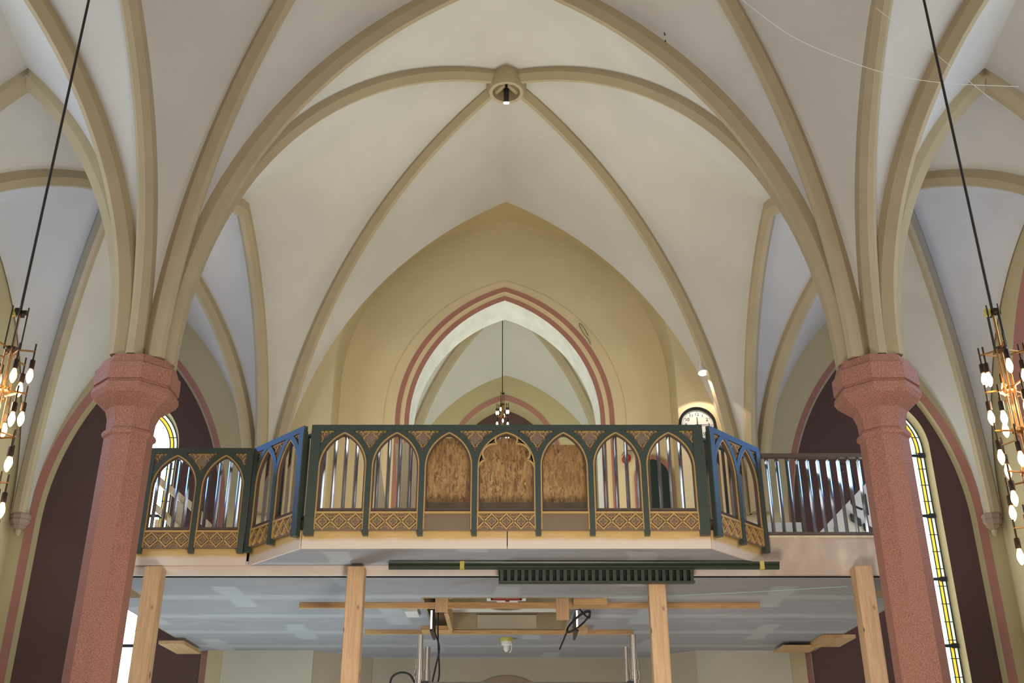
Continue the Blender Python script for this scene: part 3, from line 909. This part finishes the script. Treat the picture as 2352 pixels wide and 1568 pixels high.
# ------------------------------------------------------------------ under the balcony
# hatch lining and perforated plate
t = thing('ceiling_hatch', 'open dark rectangular hatch in the ceiling under the balcony', 'hatch', (-.07, 10.1, ZB))
mb = MB()
for (a, b, c_, d_) in ((hx0, hx1, hy0 - .02, hy0), (hx0, hx1, hy1, hy1 + .02), (hx0 - .02, hx0, hy0, hy1), (hx1, hx1 + .02, hy0, hy1)):
    mb.box(a, b, c_, d_, ZB - .005, 3.74)
mb.build('lining', 'ply', t, world=True)
mb = MB(); mb.box(hx0, hx1, hy0, hy1, 3.735, 3.74); mb.build('void_panel', 'darkbox', t, world=True)  # dark sheet whose colour stands in for the unlit void above
mb = MB(); mb.box(-.30, .31, hy1 - .03, hy1 - .005, ZB + .012, 3.632); mb.build('back_board', 'niche', t, world=True)
# white plate with three round holes and the tubes above them
holes = ((-.33, 10.42, .24), (.01, 10.74, .175), (.35, 10.42, .24))
mb = MB(); mb.box(-.62, .58, 9.98, 10.98, 3.655, 3.665)
plate = mb.build('hole_plate', 'white', t, world=True)
cut = MB()
cutters = []
for cx, cy, r in holes:
    c_ = MB(); c_.lathe([(r, 3.5), (r, 3.8)], 40, (cx, cy, 0)); co_ = c_.build('cutter', 'white', t, world=True); cutters.append(co_)
    bo = plate.modifiers.new('hole', 'BOOLEAN'); bo.operation = 'DIFFERENCE'; bo.object = co_; bo.solver = 'EXACT'
bpy.context.view_layer.update()
newme = bpy.data.meshes.new_from_object(plate.evaluated_get(bpy.context.evaluated_depsgraph_get()))
plate.modifiers.clear(); plate.data = newme
for co_ in cutters: bpy.data.objects.remove(co_)
for cx, cy, r in holes:
    mb = MB(); mb.lathe([(r + .002, 3.666), (r + .002, 3.734)], 40, (cx, cy, 0), caps=False); mb.build('hole_tube', 'ply', t, 40, world=True)
mb = MB(); mb.box(-.19, .19, 10.16, 10.34, 3.642, 3.654); jp = mb.build('junction_plate', 'white', t, world=True)
for x0_, x1_, y0_, y1_ in ((-.15, -.01, 10.2, 10.22), (.03, .15, 10.2, 10.22), (-.15, .15, 10.25, 10.27), (-.01, .03, 10.16, 10.34), (-.15, -.13, 10.2, 10.27), (.13, .15, 10.2, 10.27)):
    mb = MB(); mb.box(x0_, x1_, y0_, y1_, 3.634, 3.642); mb.build('terminal_block', 'red', jp, world=True)

def timber(name, label, x0, x1, y0, y1, z0, z1, mat='pinex', grp=None, cat='timber'):
    mb = MB(); cx, cy = (x0 + x1) / 2, (y0 + y1) / 2
    mb.box(x0 - cx, x1 - cx, y0 - cy, y1 - cy, 0, z1 - z0)
    o = mb.build(name, mat); o.location = (cx, cy, z0)
    return tag(o, label, cat, grp)
timber('timber_batten', 'long pine batten under the front edge of the ceiling hatch', -1.88, 2.3, 9.62, 9.665, 3.44, ZB - .001, grp='battens under the ceiling')
timber('timber_batten', 'long pine batten under the rear edge of the ceiling hatch', -1.46, 1.31, 11.03, 11.075, 3.445, ZB - .001, grp='battens under the ceiling')
B_ = 'pine offcuts around the hatch'
timber('timber_block', 'upright pine block screwed over the front batten, left one', -.645, -.53, 9.595, 9.618, 3.40, 3.545, 'pine', B_)
timber('timber_block', 'upright pine block screwed over the front batten, right one', .45, .565, 9.595, 9.618, 3.33, 3.545, 'pine', B_)
timber('timber_block', 'flat pine offcut lying right of the hatch front', .60, .90, 9.44, 9.60, 3.435, ZB - .001, 'pinex', B_)
timber('timber_block', 'flat pine offcut at the left rear hatch corner', -.86, -.55, 10.80, 11.02, 3.445, ZB - .001, 'pinex', B_)
timber('timber_block', 'square pine offcut at the right rear hatch corner', .67, .82, 10.75, 11.02, 3.43, ZB - .001, 'pineblock', B_)
timber('timber_block', 'short pine upright inside the left side of the hatch', -.58, -.54, 9.9, 10.78, 3.44, 3.60, 'pineblock', B_)
timber('timber_offcut', 'flat timber offcut at the left end of the lower ceiling', -3.72, -3.45, 11.5, 12.2, 3.42, 3.455, 'pineblock', 'offcuts at the ceiling corners')
timber('timber_offcut', 'upper of two timber offcuts at the right end of the lower ceiling', 3.33, 3.68, 11.3, 11.9, 3.45, 3.485, 'pineblock', 'offcuts at the ceiling corners')
timber('timber_offcut', 'lower of two timber offcuts at the right end of the lower ceiling', 3.02, 3.42, 11.75, 12.2, 3.435, 3.449, 'pineblock', 'offcuts at the ceiling corners')

# led battens hanging at the hatch sides
for x, lab, h in ((-.70, 'white led batten hanging at the left side of the hatch', .20), (.66, 'white led batten hanging at the right side of the hatch', .2)):
    t = thing('led_batten', lab, 'lamp', (x, 9.95, 3.29))
    mb = MB(); mb.box(-.012, .012, 0, .5, 0, h); mb.build('housing', 'black', t)
    mb = MB(); mb.box(-.008, .008, -.004, 0, 0.02, h - .01); mb.build('diffuser', 'led', t)
# wall box left of the hatch
timber('junction_box', 'grey flat junction box on the ceiling left of the hatch', -.95, -.83, 9.9, 10.2, 3.46, ZB - .001, 'white', None, 'box')

# smoke detector with a yellow dust cover
t = thing('smoke_detector', 'smoke detector with a yellow dust cover under the ceiling', 'smoke detector', (0, 11.55, ZB - .001))
mb = MB(); mb.lathe([(.07, 0), (.07, -.02), (.062, -.04)], 20); mb.build('dust_cover', 'yellow', t, 40)
mb = MB(); mb.lathe([(.058, -.03), (.055, -.07), (.03, -.085), (.03, -.12), (.012, -.145)], 20); mb.build('detector_body', 'white', t, 40)
mb = MB(); mb.tube([(.03 + .028 * sin(a), 0, -.09 + .06 * cos(a)) for a in [i * pi / 8 for i in range(9)]], .006, 8); mb.build('wire_loop', 'white', t, 40)

# scaffold tower
t = thing('scaffold_tower', 'aluminium scaffold tower standing under the ceiling hatch', 'scaffold', (0, 9.35, 0))
def pole(x, y, top):
    mb = MB(); mb.tube([(x, y, 0), (x, y, top - .2)], .031, 16); o = mb.build('upright', 'alu', t, 40)
    mb = MB(); mb.tube([(x, y, top - .2), (x, y, top)], .025, 16); mb.build('spigot', 'alu', o, 40)
    mb = MB(); mb.tube([(x, y, top - .36), (x, y, top - .29)], .039, 16); mb.build('collar', 'alu', o, 40)
for s in (-1, 1):
    x = -.722 if s < 0 else 1.062
    pole(x, -.33, 3.10); pole(x + .012, .36, 3.11)
    for z in (.6, 1.1, 1.6, 2.1, 2.6):
        mb = MB(); mb.tube([(x, -.33, z), (x + .012, .36, z)], .019, 12); mb.build('rung', 'alu', t, 40)
    mb = MB(); mb.tube([(x, -.33, 2.62), (x + .012, .36, 2.30)], .016, 12); mb.build('diagonal_brace', 'alu', t, 40)
for y in (-.33, .36):
    mb = MB(); mb.tube([(-.722, y, 2.70), (1.066, y, 2.70)], .022, 14); b = mb.build('horizontal_brace', 'alu', t, 40)
    for x in (-.69, 1.0):
        mb = MB(); mb.box(x, x + .05, y - .03, y + .03, 2.672, 2.728); mb.build('clamp', 'black', b)
mb = MB(); mb.box(-.70, 1.04, -.28, .32, 2.12, 2.16); mb.build('platform', 'ply', t)

def cable(label, pts, r=.007, name='black_cable', mat='blackcable', cat='cable', k=8, group=None):
    P = catmull(pts, k)
    mb = MB(); mb.tube([(p[0] - pts[0][0], p[1] - pts[0][1], p[2] - pts[0][2]) for p in P], r, 8)
    o = mb.build(name, mat, None, 60); o.location = pts[0]
    return tag(o, label, cat, group)
cable('black cable hanging from the left of the hatch past the scaffold, left strand', [(-.66, 9.80, 3.52), (-.665, 9.80, 3.3), (-.61, 9.80, 3.12), (-.64, 9.82, 2.95), (-.67, 9.82, 2.75), (-.65, 9.82, 2.4), (-.66, 9.82, 1.2), (-.66, 9.82, .01)], .0075)
cable('black cable hanging from the left of the hatch past the scaffold, right strand', [(-.63, 9.84, 3.52), (-.63, 9.84, 3.3), (-.62, 9.85, 3.1), (-.61, 9.84, 2.85), (-.69, 9.84, 2.7), (-.73, 9.84, 2.4), (-.70, 9.84, 1.2), (-.70, 9.84, .01)], .0075)
cable('black cable looping out to the left of the scaffold', [(-.75, 9.05, 2.70), (-.80, 9.05, 2.78), (-.88, 9.05, 2.80), (-.95, 9.05, 2.76), (-.965, 9.05, 2.66), (-.965, 9.05, 2.5)], .009)
cp = []
for i in range(22):
    a = i * .75
    cp.append((.66 + .09 * cos(a) + .06 * sin(a), 9.75 + .03 * cos(a * .7), 3.34 + .085 * sin(a) + .04 * cos(a)))
cable('tangled black cable coil at the right side of the hatch', [(.62, 9.7, 3.5)] + cp + [(.55, 9.8, 3.25), (.5, 10.1, 3.15)], .008, k=4)

# ------------------------------------------------------------------ things on the west wall
# clock
t = thing('wall_clock', 'round black-rimmed wall clock above the balcony, right of the arch', 'clock', (2.405, YW, 6.235))
def lathe_y(mb, prof, n=48):
    rows = [[(r * cos(2 * pi * k / n), y, r * sin(2 * pi * k / n)) for k in range(n)] for r, y in prof]
    mb.loft(rows, True)
mb = MB(); lathe_y(mb, [(.235, 0), (.24, -.03), (.235, -.055), (.222, -.065), (.205, -.055), (.2, -.03)]); mb.build('case', 'black', t, 30)
mb = MB(); lathe_y(mb, [(.203, -.03), (.001, -.031)]); mb.build('dial', 'white', t)
mb = MB()
for i in range(60):
    a = 2 * pi * i / 60; r0 = .178 if i % 5 else .172; w = .0018 if i % 5 else .0035
    d = Vector((sin(a), cos(a))); n_ = Vector((cos(a), -sin(a)))
    q = [d * r0 + n_ * w, d * r0 - n_ * w, d * .19 - n_ * w, d * .19 + n_ * w]
    mb.quad(*[(p.x, -.0325, p.y) for p in q])
mb.build('minute_marks', 'black', t)
for i in range(1, 13):
    cu = bpy.data.curves.new('numeral', 'FONT'); cu.body = str(i); cu.size = .058; cu.align_x = 'CENTER'; cu.align_y = 'CENTER'; cu.extrude = .0005
    tmp = bpy.data.objects.new('numeral', cu); COL.objects.link(tmp)
    bpy.context.view_layer.update()
    me = bpy.data.meshes.new_from_object(tmp.evaluated_get(bpy.context.evaluated_depsgraph_get()))
    bpy.data.objects.remove(tmp)
    me.materials.clear(); me.materials.append(M['black'])
    o = bpy.data.objects.new('numeral', me); COL.objects.link(o); o.parent = t
    a = 2 * pi * i / 12; o.location = (.143 * sin(a), -.0328, .143 * cos(a)); o.rotation_euler = (pi / 2, 0, 0)
mb = MB(); mb.strip([(-.006, -.03), (-.004, .105)], [(.006, -.03), (.004, .105)], -.037, -.035); mb.build('hour_hand', 'black', t)
mb = MB(); mb.strip([(-.03, -.004), (.16, -.003)], [(-.03, .004), (.16, .003)], -.040, -.038); mb.build('minute_hand', 'black', t)
mb = MB(); lathe_y(mb, [(.0001, -.044), (.009, -.043), (.009, -.034)], 16); mb.build('hand_boss', 'black', t)

# red alarm sounder
t = thing('alarm_sounder', 'red round alarm sounder on the wall behind the right of the parapet', 'alarm', (1.555, 12.94, 5.975))
mb = MB(); lathe_y(mb, [(.055, .03), (.055, -.01), (.04, -.015)], 24); mb.build('back_box', 'red', t, 30)
mb = MB(); lathe_y(mb, [(.03, -.012), (.05, -.03), (.052, -.08), (.035, -.1), (.0001, -.1)], 24); mb.build('sounder', 'red', t, 40)
cable('thin grey cable above the red alarm sounder', [(1.50, 12.95, 6.03), (1.55, 12.95, 6.09), (1.64, 12.95, 6.10), (1.68, 12.95, 6.13)], .004, 'alarm_cable', 'steelgrey')
# dark door in the right splay
dr = bpy.data.objects.new('door_1', None); COL.objects.link(dr); dr.location = (1.90, 12.955, ZF); struct(dr)
A = arch(.25, .30, 0, 1.93, 12); Bq = arch(.205, .25, 0, 1.93, 12)
mb = MB(); mb.strip(A, Bq, -.02, .02); mb.build('door_frame', 'pink', dr)
mb = MB(); mb.strip(Bq, [(0, z) for x, z in Bq], .0, .012); mb.build('door_leaf', 'doorgreen', dr)

# spot lamps at the ends of the wall arch
def spot(label, loc, on):
    t = thing('wall_spotlight', label, 'spotlight', loc)
    d = Vector((.02 if on else .12, -.25, -1)).normalized()
    pt = lambda s: tuple(d * s)
    mb = MB(); mb.tube([(0, .16, .06), (0, .02, .0)], .012, 10); mb.build('arm', 'white' if on else 'bronze', t)
    mb = MB(); mb.tube([pt(-.05), pt(0), pt(.05), pt(.10), pt(.115)], [.022, .035, .042, .062, .066], 24); mb.build('lamp_shade', 'white' if on else 'bronze', t, 30)
    mb = MB(); mb.tube([pt(.1151), pt(.118)], [.058, .056], 24); mb.build('lens', 'lampglow' if on else 'black', t, 30)
    return t
spot('small dark spotlight, unlit, high on the wall left of the arch', (-2.62, 12.22, 6.95), False)
spot('small white spotlight, lit, above the wall clock', (2.47, 12.10, 6.93), True)
# wire scribbles on the moulding
cable('thin loose wire on the moulded arch at the right', [(1.12, 12.95, 7.76), (1.05, 12.94, 7.90), (1.0, 12.945, 7.93), (1.05, 12.945, 7.80), (1.12, 12.945, 7.70), (1.15, 12.95, 7.62)], .004, 'loose_wire', 'steelgrey')
for a_, b_, lab in (((1.492, 7.711, 8.435), (1.5018, 7.7305, 8.4154), 'upper of two tiny dark fixing hooks on the vault right of the crown'), ((1.5053, 7.7657, 8.3937), (1.5110, 7.7790, 8.3790), 'lower of two tiny dark fixing hooks on the vault right of the crown')):
    n_ = Vector((.662, .345, .665)) * .004
    mb = MB(); mb.tube([Vector(a_) - n_, Vector(b_) - n_], [.0035, .007], 8)
    tag(mb.build('fixing_hook', 'black'), lab, 'hook')

# ------------------------------------------------------------------ balcony contents
def plank(label, a, b, w, th, name='timber_plank', mat='palepine', group=None):
    a = Vector(a); b = Vector(b); L = (b - a).length
    mb = MB(); mb.box(-w / 2, w / 2, -th / 2, th / 2, 0, L)
    o = mb.build(name, mat); o.location = a
    o.rotation_mode = 'QUATERNION'; o.rotation_quaternion = Vector((0, 0, 1)).rotation_difference((b - a).normalized())
    return tag(o, label, 'plank', group)
G_ = 'planks leaning on the balcony'
plank('tall pale plank leaning behind the second arch, rightmost one', (-.80, 9.7, ZF + .01), (-.99, 10.0, 5.15), .11, .03, group=G_)
plank('pale plank leaning behind the second arch, middle one', (-.90, 9.25, ZF + .01), (-1.02, 9.6, 5.0), .11, .03, group=G_)
plank('pale plank leaning behind the second arch, leftmost one', (-1.08, 9.55, ZF + .01), (-1.37, 10.1, 5.25), .10, .03, group=G_)
plank('short pale plank standing behind the second arch', (-.94, 8.9, ZF + .01), (-.96, 9.0, 4.2), .10, .03, group=G_)

# timber stair seen through the left parapet panel
t = thing('timber_stair', 'pale timber stair with open treads behind the left parapet panel', 'stair', (-3.1, 10.2, ZF))
for k, (x, z) in enumerate(((-.40, .98), (-.21, .84), (-.02, .70), (-.34, .66), (-.19, .52), (.10, .56))):
    mb = MB(); mb.hexa([(x - .06, -.1, z + .03), (x + .06, -.1, z - .06), (x + .06, .12, z - .06), (x - .06, .12, z + .03)], [(x - .06, -.1, z + .11), (x + .06, -.1, z + .02), (x + .06, .12, z + .02), (x - .06, .12, z + .11)])
    mb.build('tread', 'palepine', t)
mb = MB(); mb.hexa([(-.20, 0, 0), (-.12, 0, 0), (-.12, .04, 0), (-.20, .04, 0)], [(-.20, 0, .80), (-.12, 0, .80), (-.12, .04, .80), (-.20, .04, .80)]); mb.build('stringer', 'palepine', t)
mb = MB(); mb.hexa([(-.40, 0, 0), (-.36, 0, 0), (-.36, .04, 0), (-.40, .04, 0)], [(-.40, 0, .62), (-.36, 0, .62), (-.36, .04, .62), (-.40, .04, .62)]); mb.build('stringer', 'palepine', t)
mb = MB(); mb.hexa([(.26, .1, .02), (.62, .1, 0), (.62, .13, 0), (.26, .13, .02)], [(.26, .1, .34), (.62, .1, .03), (.62, .13, .03), (.26, .13, .34)]); mb.build('side_panel', 'white', t)

# stair panel, cable and box seen through the right railing
t = thing('stair_side_panel', 'sloping off-white stair panel with dark brackets behind the right railing', 'stair', (3.1, 10.4, ZF))
mb = MB(); mb.strip([(0, .0), (.72, 0)], [(0, .48), (.72, 1.16)], 0, .03)
mb.build('panel', 'white', t)
for k, (x, z) in enumerate(((.12, .40), (.22, .48), (.58, .82))):
    mb = MB(); mb.box(x, x + .012, -.008, 0, z - .1, z + .12); mb.build('groove', 'steelgrey', t)
for x, z in ((.40, .66), (.52, .56), (.62, .47)):
    mb = MB(); mb.hexa([(x, -.04, z), (x + .09, -.04, z - .06), (x + .09, 0, z - .06), (x, 0, z)], [(x, -.04, z + .07), (x + .09, -.04, z + .01), (x + .09, 0, z + .01), (x, 0, z + .07)]); mb.build('bracket', 'black', t)
mb = MB(); mb.box(.42, .50, -.06, 0, .03, .22); mb.build('bracket', 'black', t)
cable('black looped cable above the sloping stair panel', [(3.46, 10.3, 4.95), (3.42, 10.3, 5.02), (3.52, 10.3, 5.0), (3.56, 10.3, 4.8), (3.50, 10.3, 4.62), (3.60, 10.3, 4.55)], .012)
mb = MB(); mb.box(-.3, .3, 0, .3, 0, .30)
o = mb.build('white_box', 'white'); o.location = (2.75, 10.6, 4.2); 
mb2 = MB(); mb2.box(-.26, .26, .05, .28, -.4, 0); mb2.build('plinth', 'railbrown', o)
tag(o, 'low white box on a dark plinth behind the right railing', 'box')

# ------------------------------------------------------------------ chandeliers
def chandelier(label, loc, tiers, ztop, warm=True, narms=6, sc=1.0):
    """loc: hub of the upper tier; rod up to ztop"""
    t = thing('chandelier', label, 'chandelier', loc); t.scale = (sc, sc, sc)
    br = 'brass' if warm else 'brass'
    mb = MB(); mb.tube([(0, 0, .24), (0, 0, (ztop - loc[2]) / sc)], .0095, 8); mb.build('hanging_rod', 'rod', t, 60)
    mb = MB(); mb.tube([(0, 0, .24), (0, 0, -.26 * (tiers - 1) - .12)], .008, 8); mb.build('centre_rod', 'brass', t, 60)
    b = MB(); b.box(-.045, .045, -.012, .012, .235, .26); b.box(-.012, .012, -.045, .045, .235, .26); bk = b.build('bracket', 'bronze', t)
    b = MB(); b.box(-.05, -.02, -.014, .014, .225, .27); b.build('maker_tab', 'yellow', bk)
    for k in range(4):
        a = k * pi / 2 + .4; x, y = .045 * cos(a), .045 * sin(a)
        m = MB(); m.tube([(x, y, .29), (x * 1.0, y * 1.0, 0)], .0045, 6); m.build('stay', 'rod', t, 60)
        m = MB(); m.tube([(x * .75, y * .75, 0), (x * .75, y * .75, -.26 * (tiers - 1))], .006, 6); m.build('tier_rod', 'brass', t, 60)
    armp = None
    for i in range(tiers):
        z = -.26 * i
        m = MB(); m.lathe([(.038, -.012), (.04, .0), (.04, .008), (.03, .012)], 20, (0, 0, z)); m.build('hub', 'bronze' if i == 0 else 'brass', t, 40)
        for k in range(narms):
            a = 2 * pi * k / narms + .25 + i * .35
            if armp is None:
                m = MB(); m.box(.03, .135, -.005, .005, -.004, .004); armp = m.build('arm', 'brass', t)
                m = MB(); m.tube([(.13, 0, .05), (.13, 0, -.06)], .0055, 8); m.build('drop_rod', 'bronze', armp, 60)
                m = MB(); m.lathe([(.014, -.058), (.016, -.062), (.016, -.115), (.013, -.118)], 14, (.13, 0, 0)); m.build('socket', 'bronze', armp, 40)
                m = MB(); m.lathe([(.007, -.112), (.011, -.125), (.018, -.148), (.020, -.165), (.017, -.184), (.009, -.203), (.002, -.21)], 16, (.13, 0, 0)); m.build('bulb', 'bulb' if warm else 'bulbw', armp, 60)
                armp.location = (0, 0, z); armp.rotation_euler = (0, 0, a)
            else:
                c_ = copy_tree(armp, t); c_.location = (0, 0, z - (.05 if k % 2 else 0)); c_.rotation_euler = (0, 0, a)
    return t
chandelier('tiered brass chandelier with glowing bulbs at the left edge, in front of the left column', (-3.0, 5.77, 4.25), 5, 7.95)
chandelier('tiered brass chandelier with glowing bulbs at the right edge, in front of the right column', (3.0, 5.77, 4.25), 5, 7.95)
chandelier('small distant chandelier hanging in the tower room behind the arch', (-.06, 15.0, 7.56), 3, 9.28, False, 6, .72)

# thin white strings in front of the right vault
P = [(1.72, 5.9, 7.15), (2.05, 5.9, 6.80), (2.45, 5.9, 6.56), (2.75, 5.9, 6.44), (3.1, 5.9, 6.37), (3.6, 5.9, 6.34)]
cable('thin white string sagging across the upper right vault', P, .0022, 'white_string', 'stringm', 'string')
cable('thin white string running steeply into the upper right corner', [(2.75, 6.0, 7.15), (3.05, 6.0, 6.80), (3.45, 6.0, 6.30)], .0018, 'white_string', 'stringm', 'string')
cable('thin pale cord on the ceiling above the right timber post', [(.85, 9.3, 3.465), (1.8, 9.1, 3.46), (2.84, 8.75, 3.45)], .003, 'pale_cord', paint('pale green cord', (170, 205, 180), .6), 'cord')

# ------------------------------------------------------------------ lights
def area(name, loc, target, size, energy, col, size_y=None, spread=pi):
    l = bpy.data.lights.new(name, 'AREA'); l.energy = energy; l.color = col; l.size = size
    if size_y: l.shape = 'RECTANGLE'; l.size_y = size_y
    l.spread = spread
    o = bpy.data.objects.new(name, l); COL.objects.link(o); o.location = loc
    o.rotation_euler = (Vector(target) - Vector(loc)).to_track_quat('-Z', 'Y').to_euler(); return o
def point(name, loc, energy, col, r=.1):
    l = bpy.data.lights.new(name, 'POINT'); l.energy = energy; l.color = col; l.shadow_soft_size = r
    o = bpy.data.objects.new(name, l); COL.objects.link(o); o.location = loc; return o
warm = (1, .78, .55); neutral = (1, .96, .90); cool = (.78, .90, 1.0)
# daylight entering through windows of the side walls
for sx in (-1, 1):
    area('side_window_light', (sx * 5.7, 5.6, 5.4), (0, 6.5, 6.0), 2.4, 5 if sx < 0 else 3, cool, 3.0)
    area('west_window_light', (sx * 4.72, 12.3, 4.5), (sx * 3.5, 7, 3.5), .8, 16, cool, 3.5)
for sx in (-1, 1):
    point('chandelier_glow', (sx * 3.0, 5.77, 3.9), 14, warm, .15)
# work light on the nave floor, ahead of the camera
area('floor_work_light', (.5, 4.2, .5), (0, 10.0, 3.6), 1.0, 135, (1, .91, .82))
area('nave_fill', (0, -1.5, 3.0), (0, 9, 4.5), 6, 190, (1, .95, .90))  # added soft fill behind the camera, no lamp there
area('under_balcony_light', (-2.6, 10.2, .4), (-1.6, 10.4, 3.4), 1.0, 74, (.70, .88, 1))  # added cool fill for the ceiling, in place of daylight from the left
area('under_balcony_light_right', (2.0, 10.4, .4), (1.6, 10.8, 3.4), 1.0, 22, (1, .94, .86))  # added weaker warm fill for the right side of the ceiling
area('wall_washer', (0, 11.3, 4.0), (0, 12.95, 7.8), 2.0, 86, (1, .91, .74))  # added to brighten the recess wall, no fixture there
area('balcony_uplight', (0, 10.4, 4.0), (0, 9.7, 9.0), 2.4, 12, (1, 1, .93))  # added to brighten the west vault, no lamp on the balcony
area('tower_glow', (0, 12.2, 4.8), (0, 8.4, 9.0), 1.2, 21, (.90, 1, .90), None, radians(75))  # added source for tower light spilling out through the arch
for sx in (-1, 1):
    area('aisle_uplight', (sx * 4.5, 10.1, 3.6), (sx * 4.5, 10.1, 8.0), 1.6, 24, (1, .97, .86))  # added to brighten the aisle vaults, no lamps there
sp = bpy.data.lights.new('clock_spot', 'SPOT'); sp.energy = 20; sp.color = (1, .84, .68); sp.spot_size = radians(100); sp.spot_blend = .15; sp.shadow_soft_size = .02
o = bpy.data.objects.new('clock_spot', sp); COL.objects.link(o); o.location = (2.46, 12.03, 6.76); o.rotation_euler = (Vector((2.45, 12.31, 5.5)) - o.location).to_track_quat('-Z', 'Y').to_euler()
# tower room: daylight from its side windows
area('tower_window_light', (1.6, 14.9, 6.2), (-1, 14.2, 7.2), 1.2, 42, (.86, 1, .94))
area('tower_window_light_left', (-1.6, 14.9, 6.2), (1, 14.0, 7.2), 1.2, 42, (.86, 1, .94))

w = bpy.data.worlds.new('World'); S.world = w; w.use_nodes = True
w.node_tree.nodes['Background'].inputs[0].default_value = (.95, .95, 1, 1)
w.node_tree.nodes['Background'].inputs[1].default_value = .15

# ------------------------------------------------------------------ camera
cam = bpy.data.cameras.new('Camera'); cam.sensor_width = 36; cam.lens = 36 * 2404 / 2352; cam.clip_end = 100
cam.shift_x = 13 / 2352
co = bpy.data.objects.new('Camera', cam); COL.objects.link(co)
co.location = (0, 0, 1.6); co.rotation_euler = (pi / 2 + radians(25.1), 0, 0)
S.camera = co
S.view_settings.view_transform = 'Standard'
S.view_settings.look = 'None'
S.view_settings.exposure = 0
S.cycles.max_bounces = 4; S.cycles.diffuse_bounces = 3; S.cycles.glossy_bounces = 2; S.cycles.transmission_bounces = 2
S.cycles.adaptive_threshold = .045
S.cycles.sample_clamp_indirect = 6
